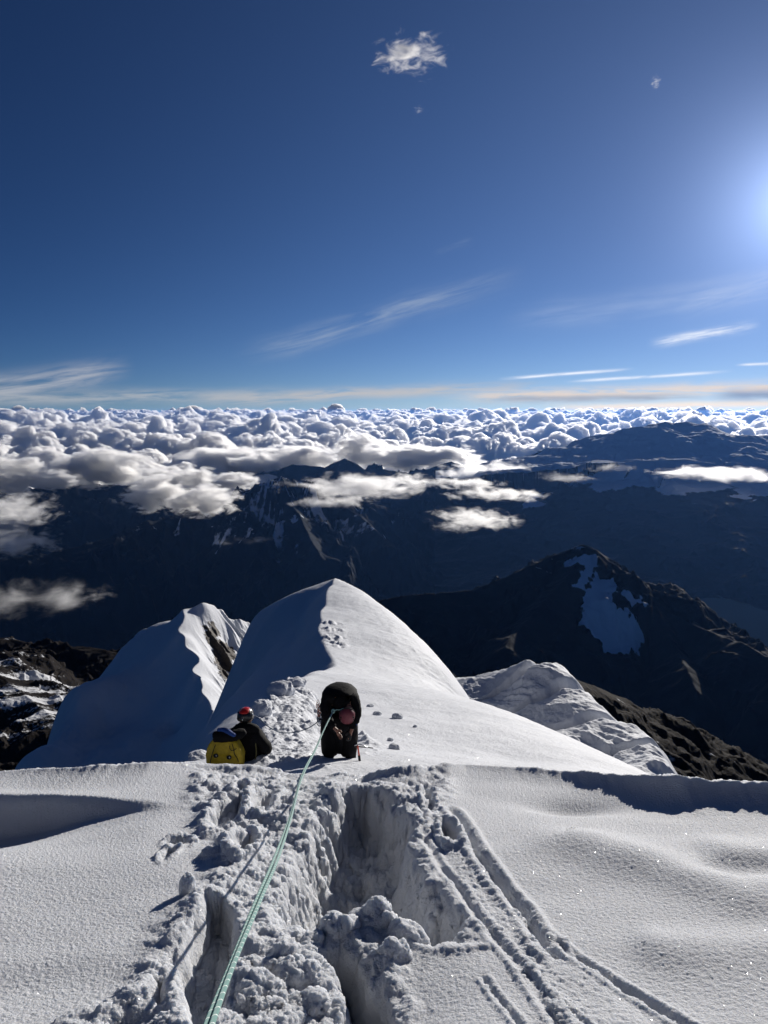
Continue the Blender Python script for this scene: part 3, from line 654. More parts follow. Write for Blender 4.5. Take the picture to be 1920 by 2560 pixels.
LUMPS = [(f4(1400, 790), 60, .13), (f4(1530, 745), 75, .09), (f4(1625, 745), 55, .07), (f5(60, 745), 60, .07), (f5(170, 800), 62, .11), (f5(120, 880), 45, .12), (f4(1290, 830), 45, .08), (f4(1390, 235), 40, .10), (f4(1340, 370), 70, .09), (f4(1330, 440), 50, .09),
         (f4(1100, 930), 50, .08), (f4(1180, 900), 45, .07), (f4(1080, 1050), 80, .09), (f4(1210, 960), 60, .08), (f4(1290, 1060), 60, .08), (f4(1150, 1120), 80, .08), (f4(900, 1150), 50, .02), (f4(1230, 300), 60, .06), (f4(1180, 520), 60, .05), (f4(960, 375), 25, .06), (f4(1600, 200), 60, .05)]
def drift(x, y, line, h, near=.16, far=.9, rec=1.4):
    """wind lip: long rise on the far side, sharp drop towards the viewer"""
    yl = np.interp(x, [p[0] for p in line], [p[1] for p in line])
    s = yl-y
    prof = -sst(s, -near*.3, near)*(1-sst(s, near, rec))+.12*np.exp(-(s/.25)**2)
    hh = np.interp(x, [p[0] for p in line], h)
    return prof*hh
def groove(x, y, pts, w, dep, lev=.6, side=1.0):
    d, t = poly_dist(x, y, pts); dep = dep*.42; w = w*1.1; k = sst(t, 0, .06)*(1-sst(t, .94, 1))
    wob = 1+.35*fbm(x*9, y*9, 3, 201)
    return k*wob*(-dep*np.exp(-(d/w)**2)+lev*dep*np.exp(-((d-w*2.1)/(w*.8))**2))
def znear(x, y):
    yl = np.interp(x, lx, ly); h = np.interp(x, lx, lh)
    z = Z0-SL*y
    jag = .05*fbm(x*3.2, x*0+1, 4, 211)+.03*perlin(x*11, x*0+4, 8)
    s = yl-y+.06*fbm(x*1.1, y*0, 3, 210)
    prof = np.exp(-np.maximum(s, 0)/.10*0.55)-0.05*sst(s, 0, .5)*(1-sst(s, .8, 2.0))
    hump = (h+jag*sst(h, .03, .15)*.8)*prof
    z = z+hump
    over = np.maximum(-s, 0); z = z-(0.25*over+1.7*np.maximum(over-.12, 0))
    # broad wind shaping
    smooth = 1-sst(-in_poly(x, y, ROUGH), -.2, .1)
    z = z+.05*fbm(x*.55+3, y*.8, 3, 220)*smooth*sst(s, 0, .6)
    z = z+drift(x, y, P4((-900, 260), (-300, 240), (0, 238), (200, 236), (420, 240), (620, 255), (760, 270)), [.40, .38, .34, .27, .15, .05, 0.0], .15, .55, 1.7)*sst(-x, -f4(800, 270)[0], -f4(600, 270)[0])
    z = z+drift(x, y, P4((-500, 950), (0, 916), (200, 905), (400, 900), (560, 905), (640, 915)), [.035, .035, .03, .025, .015, 0.0], .22, .3, .7)*(x < f4(640, 915)[0])
    c = f5(840, 270); z = z-.09*np.exp(-((x-c[0])/.36)**2-((y-c[1]-.03)/.20)**2)
    for pts, a, wd in ((P5((650, 380), (800, 430), (950, 452), (1250, 540), (1420, 610), (1560, 655), (1750, 650), (2100, 640)), .075, .26), (P5((1050, 820), (1250, 855), (1659, 880), (2100, 900)), .05, .2), (P5((1350, 480), (1700, 500), (2100, 480)), .06, .3)):
        d, t_ = poly_dist(x, y, pts); z = z+a*np.exp(-(d/wd)**2)*sst(t_, 0, .25)
    c = f5(1640, 545); z = z-.05*np.exp(-((x-c[0])/.4)**2-((y-c[1])/.16)**2)
    # drag marks of rope and boots running off to the lower right
    z = z+groove(x, y, P5((330, 262), (400, 375), (450, 475), (545, 590), (640, 690), (700, 790), (745, 860), (800, 910)), .030, .085)
    z = z+groove(x, y, P5((735, 800), (850, 885), (950, 945), (1060, 1015), (1180, 1085), (1310, 1178), (1500, 1300)), .020, .045)
    z = z+groove(x, y, P5((765, 790), (840, 900)), .012, .03)
    z = z+groove(x, y, P5((215, 230), (235, 420), (300, 530), (380, 610), (480, 760), (570, 860), (630, 930), (710, 1050), (790, 1178), (860, 1300)), .018, .035, .7)
    z = z+groove(x, y, P5((470, 960), (530, 1045), (620, 1170), (700, 1300)), .012, .028)
    z = z+groove(x, y, P5((640, 930), (760, 1070), (890, 1180), (1000, 1300)), .012, .025)
    z = z+groove(x, y, P4((985, 190), (1000, 240), (990, 300)), .03, .05)
    # crumbled strips beside the marks
    d, t_ = poly_dist(x, y, P5((300, 300), (420, 560), (560, 760), (700, 960), (860, 1140), (1000, 1300)))
    k = (1-sst(d, .04, .13))
    z = z+k*(.012*domes(x/.035, y/.035, seed=230)+.012*fbm(x*22, y*22, 3, 231))
    d, t_ = poly_dist(x, y, P5((760, 870), (900, 990), (1000, 1100), (1060, 1178)))
    z = z+(1-sst(d, .02, .12))*.014*domes(x/.03, y/.03, seed=232)
    # the trampled strip
    wx = x+.05*fbm(x*7, y*7, 4, 241); wy = y+.05*fbm(x*7, y*7, 4, 242)
    e = -in_poly(wx, wy, ROUGH); rough = sst(e, -.06, .12)
    big = domes(wx/.30, wy/.34, seed=250)
    patch = np.clip(.55+1.5*fbm(x*1.7+4, y*1.7, 3, 244), .12, 1)
    lum = .05*(big-.5)+.10*fbm(x*3.6, y*3.6, 5, 243)+patch*.030*(domes(wx/.13, wy/.14, seed=252)-.5)*(.4+1.2*np.clip(fbm(x*3, y*3, 2, 5)+.4, 0, 1))+patch*.011*(domes(wx/.055, wy/.055, seed=254)-.5)
    lum = lum*(.35+.65*sst(s, .1, .8))-.05*(1-sst(s, .1, .7))
    z = z+rough*(lum+.05*fbm(x*2.2, y*2.2, 3, 256)+.012*fbm(x*26, y*26, 3, 257))+.05*np.exp(-((e-.02)/.09)**2)*np.clip(fbm(x*4, y*4, 3, 258)+.3, 0, 1)
    # deep holes
    for (cx, cy), rx_, ry_, dp in ((PW((960, 420))[0], .34, .95, .17), (PW((1080, 950))[0], .30, .45, .12)):
        z = z-dp*np.exp(-((x-cx)/rx_)**2-((y-cy)/ry_)**2)
    for poly, dep, wall, wob, fl in ((MAIN, .52, .17, .09, .13), (PIT2, .38, .15, .07, .10), (BOOT, .19, .06, .016, .010), (SHELF, .13, .06, .02, .01)):
        a_ = x+wob*fbm(x*5, y*5, 4, 261); b_ = y+wob*fbm(x*5, y*5, 4, 262)
        dd = -in_poly(a_, b_, poly); k = sst(dd, 0, wall)
        z = z*(1)-dep*k
        z = z-k*rough*lum*(0 if fl > .05 else 1)+k*fl*(domes(wx/.16, wy/.16, seed=265)-.5)*.8+k*fl*.25*fbm(x*14, y*14, 3, 266)
        z = z-.25*dep*sst(dd, wall, wall*3)
        if fl > .05:      # slumped blocks on the banks
            ww = sst(dd, 0, wall*.4)*(1-sst(dd, wall*.8, wall*1.3))
            z = z+ww*(.08*(domes(wx/.19+3, wy/.30, seed=285)-.55)+.09*fbm(x*4.5, y*3, 4, 286))
        z = z+.03*np.exp(-((dd+.03)/.035)**2)*np.clip(fbm(x*5, y*5, 3, 268)+.45, 0, 1)
    for (cx, cy), rx, ry, dep in PITS:
        sx = cy*1.06/1849/1.659*rx*1.05; sy = abs(f4(0, 200)[1]-f4(0, 200+1)[1])*ry*(cy/f4(0, 200)[1])**2*1.0
        r_ = np.sqrt(((x-cx)/sx)**2+((y-cy)/sy)**2)+.22*fbm(x*9, y*9, 3, 271)
        z = z-dep*(1-sst(r_, .7, 1.08))+dep*.42*np.exp(-((r_-1.28)/.2)**2)*(.7+fbm(x*8, y*8, 3, 272))
    for (cx, cy), r0, hh in LUMPS:
        r_ = 1.3*r0*cy*1.06/1849/1.659
        dd = np.hypot(wx-cx, wy-cy)/r_
        z = z+hh*.55*np.sqrt(np.clip(1-dd**2, 0, 1))*(1+.5*fbm(x*12, y*12, 3, 290))
    gr = .0045*fbm(x*38, y*38, 3, 281)+.002*perlin(x*110, y*110, 282)
    return z+gr
def build_near():
    global MARGIN; MARGIN = .7
    dep = np.radians(np.linspace(52, 25.2, 700)); yy = 1.62/(np.tan(dep)-SL)
    yy = np.concatenate([yy[yy < 8.2], np.linspace(8.25, 9.3, 20)])
    yy = np.sort(np.concatenate([yy, np.linspace(.5, yy.min()-.01, 25)]))[:, None]
    s = np.linspace(-.72, .72, 1350)[None, :]
    X = s*(yy+1.2*0+.25); Y = yy+X*0
    Z = znear(X, Y)
    n = grid_normals(X, Y, Z); st = 1-sst(n[..., 2], .45, .85)        # crumbly faces where the snow stands steep
    e = st*(.020*(domes(X/.11, Y/.11, Z/.16, seed=301)-.5)+.008*(domes(X/.045, Y/.045, Z/.045, seed=303)-.5))
    e = e+st*.035*fbm((X+Z*1.7)*6, (Y-Z*2.3)*6, 4, 305)
    X = X+n[..., 0]*e; Y = Y+n[..., 1]*e; Z = Z+n[..., 2]*e
    o = grid_mesh('near_snow_slope', X, Y, Z, m_snow_near); tag(o, kind='structure'); MARGIN = None
build_near()
# ------------------------------------------------------------------ people and gear
def simple_mat(name, col, rough=.8, spec=.3, bump=0, bscale=60, metal=0, col2=None, nscale=25):
    m, t = material(name); P = t.n('ShaderNodeTexCoord').outputs['Object']
    c = col if col2 is None else t.mix(t.ramp(t.noise(P, nscale, 4), .35, .65), col, col2)
    kw = {'Base Color': c, 'Roughness': rough, 'Specular IOR Level': spec, 'Metallic': metal}
    if bump:
        kw['Normal'] = t.n('ShaderNodeBump', inp={'Strength': .8, 'Distance': bump, 'Height': t.noise(P, bscale, 5, .6)}).outputs[0]
    b = principled(t, **kw); out(t, b.outputs[0]); return m
M_BLACK = simple_mat('black_shell_fabric', (.005, .005, .006, 1), .8, .12, .012, 14, col2=(.008, .008, .010, 1))
M_TROUS = simple_mat('black_trouser_fabric', (.006, .006, .0075, 1), .85, .12, .016, 11)
M_BLUE = simple_mat('blue_fabric', (.012, .05, .22, 1), .7, .3, .008, 20)
M_SKIN = simple_mat('skin', (.30, .15, .10, 1), .5, .4)
M_HAIR = simple_mat('dark_hair', (.02, .014, .01, 1), .6)
M_YEL = simple_mat('yellow_pack_fabric', (.42, .30, .012, 1), .55, .35, .010, 16, col2=(.34, .24, .01, 1))
M_RED = simple_mat('red_shell', (.55, .015, .012, 1), .3, .5)
M_HBLK = simple_mat('black_helmet_shell', (.014, .014, .016, 1), .3, .5)
M_PINK = simple_mat('dusky_pink_helmet_shell', (.16, .035, .05, 1), .5, .3, col2=(.13, .028, .04, 1))
M_STRAP = simple_mat('black_webbing', (.015, .015, .016, 1), .7)
M_METAL = simple_mat('metal', (.55, .56, .58, 1), .3, .5, metal=1)
M_ORNG = simple_mat('orange_anodised', (.62, .10, .02, 1), .35, .5)
M_AXE = simple_mat('red_orange_shaft', (.62, .07, .03, 1), .4, .5)
M_CORD = simple_mat('slate_blue_cord', (.10, .15, .22, 1), .7)
M_WHITE = simple_mat('pale_print', (.6, .6, .62, 1), .6)
m_rope, t = material('mint_braided_rope')
U = t.n('ShaderNodeAttribute', attribute_name='along').outputs['Fac']; V_ = t.n('ShaderNodeAttribute', attribute_name='around').outputs['Fac']
s1 = t.m('SINE', t.m('ADD', t.m('MULTIPLY', U, 620.0), t.m('MULTIPLY', V_, 12.566)))
s2 = t.m('SINE', t.m('SUBTRACT', t.m('MULTIPLY', U, 620.0), t.m('MULTIPLY', V_, 12.566)))
br = t.m('MULTIPLY', s1, s2)
c = t.mix(t.ramp(br, -.6, .6), (.10, .27, .25, 1), (.36, .54, .50, 1))
c = t.mix(t.ramp(t.m('SINE', t.m('ADD', t.m('MULTIPLY', U, 155.0), t.m('MULTIPLY', V_, 6.283))), .86, .95), c, (.75, .85, .8, 1))
bp = t.n('ShaderNodeBump', inp={'Strength': .8, 'Distance': .0012, 'Height': br})
b = principled(t, **{'Base Color': c, 'Roughness': .75, 'Normal': bp.outputs[0]}); out(t, b.outputs[0])

def bake(o):
    dg = bpy.context.evaluated_depsgraph_get(); dg.update()
    me = bpy.data.meshes.new_from_object(o.evaluated_get(dg)); old = o.data; o.modifiers.clear(); o.data = me
    me.polygons.foreach_set('use_smooth', [True]*len(me.polygons)); return o
def link_mesh(name, me, mat, parent=None, loc=None, rot=None):
    if mat: me.materials.clear(); me.materials.append(mat)
    o = bpy.data.objects.new(name, me); COL.objects.link(o)
    if parent is not None: o.parent = parent
    if loc is not None: o.location = loc
    if rot is not None: o.rotation_euler = rot
    return o
def skin(name, chains, mat, parent, sub=2, folds=0.0, seed=0):
    """chains: lists of (x, y, z, rx, ry); points that coincide are shared"""
    vs, es, rd, idx = [], [], [], {}
    for ch in chains:
        prev = None
        for p in ch:
            k = tuple(round(c_, 4) for c_ in p[:3])
            if k not in idx:
                idx[k] = len(vs); vs.append(p[:3]); rd.append((p[3], p[4] if len(p) > 4 else p[3]))
            if prev is not None and prev != idx[k]: es.append((prev, idx[k]))
            prev = idx[k]
    me = bpy.data.meshes.new(name); me.from_pydata(vs, es, []); me.update()
    o = link_mesh(name, me, None)
    md = o.modifiers.new('skin', 'SKIN'); md.use_smooth_shade = True
    for i, r in enumerate(rd): me.skin_vertices[0].data[i].radius = r
    me.skin_vertices[0].data[0].use_root = True
    s = o.modifiers.new('sub', 'SUBSURF'); s.levels = s.render_levels = sub
    bake(o); me = o.data
    if folds:
        n = len(me.vertices); co = np.empty(n*3, np.float32); no = np.empty(n*3, np.float32)
        me.vertices.foreach_get('co', co); me.vertices.foreach_get('normal', no); co = co.reshape(-1, 3); no = no.reshape(-1, 3)
        x, y, z = co.T.astype(float)
        d = ridged(x*6+z*3+seed, z*11+y*5, 3, seed)-.5+.6*fbm(x*14+y*8, z*16, 3, seed+2)
        me.vertices.foreach_set('co', (co+no*(d*folds)[:, None]).astype(np.float32).ravel())
    me.materials.clear(); me.materials.append(mat); o.parent = parent; me.update(); return o
def blob(name, loc, size, mat, parent, rot=(0, 0, 0), power=2.0, cut=None, seg=32, folds=0.0, seed=0):
    """rounded solid (superellipsoid); cut = lowest local z kept"""
    bm = bmesh.new(); bmesh.ops.create_uvsphere(bm, u_segments=seg, v_segments=seg//2+4, radius=1)
    for v in bm.verts:
        c_ = v.co; l = (abs(c_.x)**power+abs(c_.y)**power+abs(c_.z)**power)**(1/power)
        v.co = c_/l
    if cut is not None:
        g_ = bmesh.ops.bisect_plane(bm, geom=bm.verts[:]+bm.edges[:]+bm.faces[:], plane_co=(0, 0, cut), plane_no=(0, 0, -1), clear_outer=True)
        ed = [e for e in bm.edges if e.is_boundary]
        if ed: bmesh.ops.contextual_create(bm, geom=ed)
    for v in bm.verts:
        v.co = Vector((v.co.x*size[0], v.co.y*size[1], v.co.z*size[2]))
        if folds:
            a_ = np.array([v.co.x*9+seed]), np.array([v.co.z*12+v.co.y*5])
            v.co += v.co.normalized()*folds*float(ridged(a_[0], a_[1], 3, seed)[0]-.45)
    me = bpy.data.meshes.new(name); bm.to_mesh(me); bm.free()
    for p in me.polygons: p.use_smooth = True
    return link_mesh(name, me, mat, parent, loc, rot)
def tube(name, pts, r, mat, parent=None, n=10, res=None, attrs=False, r1=None):
    P = np.array(pts, float)
    if res:                                           # Catmull-Rom
        Q = np.vstack([2*P[0]-P[1], P, 2*P[-1]-P[-2]]); o_ = []
        for i in range(1, len(Q)-2):
            for u in np.linspace(0, 1, res, endpoint=False):
                a, b_, c_, d_ = Q[i-1], Q[i], Q[i+1], Q[i+2]
                o_.append(.5*((2*b_)+(-a+c_)*u+(2*a-5*b_+4*c_-d_)*u*u+(-a+3*b_-3*c_+d_)*u**3))
        P = np.array(o_+[Q[-2]])
    T = np.gradient(P, axis=0); T /= np.linalg.norm(T, axis=1)[:, None]
    up = np.array([0, 0, 1.0]) if abs(T[0][2]) < .9 else np.array([1.0, 0, 0])
    S_ = np.cross(T, up); S_ /= np.linalg.norm(S_, axis=1)[:, None]; B_ = np.cross(S_, T)
    rr = np.linspace(r, r1 if r1 else r, len(P))
    a = np.linspace(0, 2*math.pi, n, endpoint=False)
    V = P[:, None]+rr[:, None, None]*(np.cos(a)[None, :, None]*S_[:, None]+np.sin(a)[None, :, None]*B_[:, None])
    m_ = len(P); vs = V.reshape(-1, 3).tolist()
    fs = [(i*n+j, i*n+(j+1) % n, (i+1)*n+(j+1) % n, (i+1)*n+j) for i in range(m_-1) for j in range(n)]
    fs += [tuple(range(n))[::-1], tuple((m_-1)*n+j for j in range(n))]
    me = bpy.data.meshes.new(name); me.from_pydata(vs, [], fs); me.polygons.foreach_set('use_smooth', [True]*len(fs))
    if attrs:
        L_ = np.concatenate([[0], np.cumsum(np.linalg.norm(np.diff(P, axis=0), axis=1))])
        q_ = me.attributes.new('along', 'FLOAT', 'POINT'); q_.data.foreach_set('value', np.repeat(L_, n).astype(np.float32))
        q_ = me.attributes.new('around', 'FLOAT', 'POINT'); q_.data.foreach_set('value', np.tile(np.arange(n)/n, m_).astype(np.float32))
    return link_mesh(name, me, mat, parent)
def root(name, loc, rz, label, cat, group=None):
    o = bpy.data.objects.new(name, None); COL.objects.link(o); o.location = loc; o.rotation_euler = (0, 0, rz); o.empty_display_size = .2
    tag(o, label, cat, group); return o
def hand(w, d, side, curl=.5):
    """palm and five bent fingers as skin chains; w wrist, d direction, side = direction of the thumb"""
    w, d, s = Vector(w), Vector(d).normalized(), Vector(side).normalized(); nrm = d.cross(s).normalized()
    palm = w+d*.055; ch = [[(*w, .026, .018), (*palm, .036, .016)]]
    for i, (off_, L_) in enumerate(((.030, .070), (.011, .078), (-.009, .073), (-.028, .058))):
        a = palm+s*off_*.7; k = a+d*.035; m1 = k+(d*math.cos(curl)+nrm*math.sin(curl))*L_*.55; m2 = m1+(d*math.cos(curl*2)+nrm*math.sin(curl*2))*L_*.45
        ch.append([(*palm, .036, .016), (*k, .0105), (*m1, .009), (*m2, .0075)])
    t1 = w+d*.02+s*.035; t2 = t1+(d*.6+s*.6+nrm*.3)*.035; t3 = t2+(d+nrm*.4)*.028
    ch.append([(*w, .026, .018), (*t1, .013), (*t2, .011), (*t3, .009)]); return ch
def helmet(parent, loc, rot, m1, m2, vents=True, s=1.0):
    h = blob('helmet', loc, (.118*s, .142*s, .112*s), m1, parent, rot, 2.15, cut=-.28)
    if m2: blob('crown_panel', (0, -.004, .006), (.105*s, .138*s, .112*s), m2, h, (0, 0, 0), 2.15, cut=.62)
    for sx in (-1, 1):
        for k in range(3):
            if vents: blob('vent', (sx*.088*s, (-.05+.05*k)*s, .062*s), (.012, .018, .016), M_STRAP, h, (0, sx*.7, 0), 3, seg=12)
    tube('rim', [(.119*s*math.cos(a), .143*s*math.sin(a), -.031*s) for a in np.linspace(0, 2*math.pi, 33)], .006, M_STRAP, h, 8)
    tube('chin_strap', [(.105*s, .03, -.03), (.085*s, .06, -.10), (.0, .075, -.145), (-.085*s, .06, -.10), (-.105*s, .03, -.03)], .006, M_STRAP, h, 6, res=5)
    return h
def head(parent_chains, c_, fwd, up):
    """skull, jaw and nose as skin chains around head centre c_"""
    c_, f, u = Vector(c_), Vector(fwd).normalized(), Vector(up).normalized(); r = f.cross(u).normalized()
    nk = c_-u*.13-f*.02
    parent_chains.append([(*nk, .058), (*(c_-u*.05), .078), (*(c_+u*.035), .088), (*(c_+u*.08), .06)])
    parent_chains.append([(*(c_-u*.05), .078), (*(c_-u*.075+f*.05), .045, .04)])
    parent_chains.append([(*(c_-u*.05), .078), (*(c_-u*.012+f*.095), .014), (*(c_-u*.03+f*.112), .013)])
    for sx in (-1, 1): parent_chains.append([(*(c_-u*.05), .078), (*(c_-u*.02+r*sx*.092), .016, .022)])
    return nk

z1 = lambda a, b_, Y: Vector(at(460+a/3.318, 1650+b_/3.318, Y))
# --- the climber bending over on the right
Yb = 11.0
base = z1(1290, 835, Yb)
pr = root('person', base, 0.0, 'climber in black bending far over with dusky pink helmet towards the camera', 'person')
bc = [[(0, .30, .92, .10), (0, .22, 1.03, .08), (.02, .02, 1.08, .08), (.05, -.10, 1.06, .05), (.10, -.19, 1.0, .045)]]
nk = head(bc, (.135, -.27, .90), (.0, .45, -1), (.02, -.85, -.55))
bc.append([(.10, -.19, 1.0, .045), (*nk, .05)])
wl, wr = (-.02, -.36, .66), (.20, -.33, .62)
for s_, el_, wr_ in ((-1, (-.19, -.22, .80), wl), (1, (.27, -.18, .80), wr)):
    bc.append([(.02, .02, 1.08, .08), (s_*.19+.02, -.05, 1.0, .05), (*el_, .042), (*wr_, .026, .018)])
bc += hand(wl, (.55, -.25, -.75), (.7, 0, .5), .6)+hand(wr, (-.3, -.3, -.85), (-.8, 0, .2), .6)
for s_ in (-1, 1):
    bc.append([(0, .30, .92, .10), (s_*.11, .28, .86, .085), (s_*.20, .08, .48, .055), (s_*.17, .12, .14, .04)])
skin('body', bc, M_SKIN, pr)
skin('glove', [[(p_[0], p_[1], p_[2], *(q_+.005 for q_ in p_[3:])) for p_ in ch_] for ch_ in hand(wr, (-.3, -.3, -.85), (-.8, 0, .2), .6)], M_STRAP, pr)
jc = [[(0, .33, .90, .17, .19), (0, .27, 1.06, .22, .21), (.01, .08, 1.13, .25, .20), (.04, -.09, 1.06, .19, .15), (.08, -.15, .99, .10, .10)]]
jc.append([(.01, .08, 1.13, .25, .20), (-.20, -.05, 1.02, .10), (-.19, -.20, .82, .088), (-.05, -.345, .675, .05)])
jc.append([(.01, .08, 1.13, .25, .20), (.24, -.04, 1.02, .10), (.28, -.17, .82, .088), (.21, -.32, .65, .055)])
skin('jacket', jc, M_BLACK, pr, 2, .018, 3)
tc_ = [[(0, .28, .90, .18, .17), (s_*.13, .22, .74, .175, .15), (s_*.155-.01, .06, .50, .17, .15), (s_*.15-.01, .08, .26, .165, .14), (s_*.15-.01, .08, .0, .15)] for s_ in (-1, 1)]
skin('trousers', tc_, M_TROUS, pr, 2, .02, 8)
skin('hem_and_leg_fill', [[(-.17, .02, .70, .10, .08), (0, -.02, .72, .13, .09), (.16, .02, .70, .10, .08)], [(0, -.02, .72, .13, .09), (0, .0, .50, .14, .10), (0, .04, .28, .13, .10), (0, .05, .08, .12, .09)]], M_BLACK, pr, 2, .02, 5)  # hem, plus an added black mass that fills the gap between the legs
for s_ in (-1, 1):
    skin('boot', [[(s_*.205, .14, .10, .06, .055), (s_*.205, .12, -.02, .055, .06), (s_*.21, -.02, -.05, .05, .045), (s_*.215, -.12, -.07, .045, .03)]], M_STRAP, pr, 2)
skin('cuff', [[(.25, -.24, .74, .062), (.235, -.28, .69, .058)]], M_BLUE, pr, 2)
helmet(pr, (.14, -.30, .87), (2.15, 0.0, .06), M_PINK, None, True, 1.02)
skin('collar', [[(.02, -.04, 1.04, .15), (.05, -.12, 1.0, .14), (.10, -.18, .965, .115), (.125, -.23, .95, .095)]], M_BLACK, pr, 2)
hb = tube('harness', [(.19*math.cos(a), .22+.20*math.sin(a), .84+.03*math.sin(a)) for a in np.linspace(0, 2*math.pi, 25)], .022, M_STRAP, pr, 8)
tube('leg_loop', [(-.17+.16*math.cos(a), .14+.15*math.sin(a), .66) for a in np.linspace(0, 2*math.pi, 21)], .016, M_STRAP, pr, 8)
tube('leg_loop', [(.15+.155*math.cos(a), .14+.15*math.sin(a), .66) for a in np.linspace(0, 2*math.pi, 21)], .016, M_STRAP, pr, 8)
def carabiner(name, o3, w_, h_, mat, parent, rot, r=.0045):
    pts = [(w_*math.cos(a)*(1+.18*math.sin(a)), 0, h_*math.sin(a)) for a in np.linspace(0, 2*math.pi, 21)]
    o = tube(name, pts, r, mat, parent, 8); o.location = o3; o.rotation_euler = rot; return o
rk_ = random.Random(4)
rack = root('carabiner_rack', base+Vector((-.285, .02, .80)), 0, 'orange and grey carabiners clipped at the hip of the bending climber', 'carabiners')
tube('gear_loop', [(.04, 0, .12), (-.02, -.01, .10), (-.03, -.01, .0), (.0, -.01, -.06), (.04, 0, -.04)], .008, M_STRAP, rack, 6, res=5)
for k in range(9):
    carabiner('carabiner', (-.035+.012*rk_.uniform(-1, 1), -.03-.01*k % .03, .16-.026*k), .022, .042, (M_ORNG, M_ORNG, M_METAL)[k % 3], rack, (rk_.uniform(-.3, .3), rk_.uniform(-.6, .6), rk_.uniform(-.8, .8)))
for k in range(3):
    tube('sling', [(-.02-.01*k, -.02, .0), (-.035-.012*k, -.03, -.10-.04*k), (-.01, -.03, -.16-.03*k), (.012, -.02, -.08), (-.01, -.02, .0)], .005, (M_STRAP, M_CORD, M_STRAP)[k], rack, 6, res=6)
ax = root('ice_axe', z1(1452, 812, Yb-.25), 0, 'ice axe with red orange shaft standing in snow beside the bending climber', 'ice axe')
tube('shaft', [(.02, 0, -.12), (.0, 0, .05), (-.02, 0, .20)], .013, M_AXE, ax, 10, res=6)
tube('pick', [(.13, .0, .16), (.06, 0, .205), (-.02, 0, .215), (-.07, 0, .20)], .009, M_METAL, ax, 8, res=5)
tube('grip', [(.01, 0, -.05), (.0, 0, .04)], .020, M_STRAP, ax, 10)
tube('leash', [(-.02, 0, .2), (-.06, .02, .32), (-.07, .05, .45), (-.10, .12, .58)], .006, M_STRAP, ax, 6, res=6)
sp_ = root('snow_picket', z1(1500, 745, Yb+.05), 0, 'thin black pole lying on the snow right of the bending climber', 'pole')
tube('pole', [(-.14, -.03, .07), (.04, .02, .03), (.13, .04, .01)], .009, M_STRAP, sp_, 8); tube('grip', [(-.20, -.05, .085), (-.13, -.03, .07)], .022, M_STRAP, sp_, 8)
# --- the climber sitting on the left, seen from behind
Yl = 10.4
bl = z1(470, 865, Yl)+Vector((0, 0, -.06))
pl = root('person', bl+Vector((.06, 0, 0)), -.15, 'climber in dark jacket with black and red helmet seen from behind', 'person')
lc = [[(0, 0, .12, .12), (0, .02, .30, .11), (.0, .05, .48, .12), (.0, .07, .60, .075), (.0, .08, .66, .055)]]
nk = head(lc, (.0, .10, .77), (.1, 1, -.05), (0, 0, 1)); lc.append([(.0, .08, .66, .055), (*nk, .058)])
for s_ in (-1, 1):
    e_ = (s_*.29, .10, .36); w_ = (s_*.20, .30, .28)
    lc.append([(.0, .05, .48, .12), (s_*.18, .06, .52, .06), (*e_, .045), (*w_, .026, .018)]); lc += hand(w_, (-s_*.4, .8, -.1), (0, .2, 1), .7)
    lc.append([(0, 0, .12, .12), (s_*.11, .08, .12, .09), (s_*.22, .34, .20, .06), (s_*.16, .22, .0, .045), (s_*.10, .30, -.02, .035)])
skin('body', lc, M_SKIN, pl)
jl = [[(0, 0, .06, .25, .19), (0, .02, .30, .24, .18), (0, .05, .47, .25, .18), (0, .07, .60, .17, .15), (0, .08, .68, .10)]]
for s_ in (-1, 1):
    jl.append([(0, .05, .47, .25, .18), (s_*.22, .06, .49, .12), (s_*.32, .06, .28, .115), (s_*.24, .28, .20, .07)])
skin('jacket', jl, M_BLACK, pl, 2, .022, 13)
skin('trousers', [[(0, .0, .06, .19, .15), (s_*.12, .10, .11, .12), (s_*.22, .34, .20, .09), (s_*.16, .22, .02, .075)] for s_ in (-1, 1)], M_TROUS, pl, 2, .012, 15)
for s_ in (-1, 1): skin('boot', [[(s_*.16, .22, .0, .06), (s_*.12, .28, -.03, .055), (s_*.06, .38, .0, .045)]], M_STRAP, pl, 2)
skin('hood', [[(-.14, .0, .60, .08), (0, -.04, .65, .095), (.13, .0, .62, .085), (.22, .07, .58, .07)]], M_BLACK, pl, 2, .015, 17)
hl = helmet(pl, (0, .09, .785), (.06, .0, 0), M_HBLK, M_RED)
blob('headlamp_clip', (0, -.140, -.005), (.012, .008, .018), M_METAL, hl, seg=14)
tube('clip_cord', [(-.018, -.136, .03), (0, -.146, .0), (.018, -.136, .03)], .0028, M_METAL, hl, 6)
blob('goggle_strap', (.103, .0, .0), (.016, .03, .04), M_METAL, hl, (0, 0, 0), 3, seg=14)
tube('shoulder_strap', [(.15, .02, .60), (.19, -.06, .48), (.22, -.11, .30), (.18, -.12, .12)], .010, simple_mat('olive_webbing', (.13, .12, .05, 1)), pl, 8, res=6)
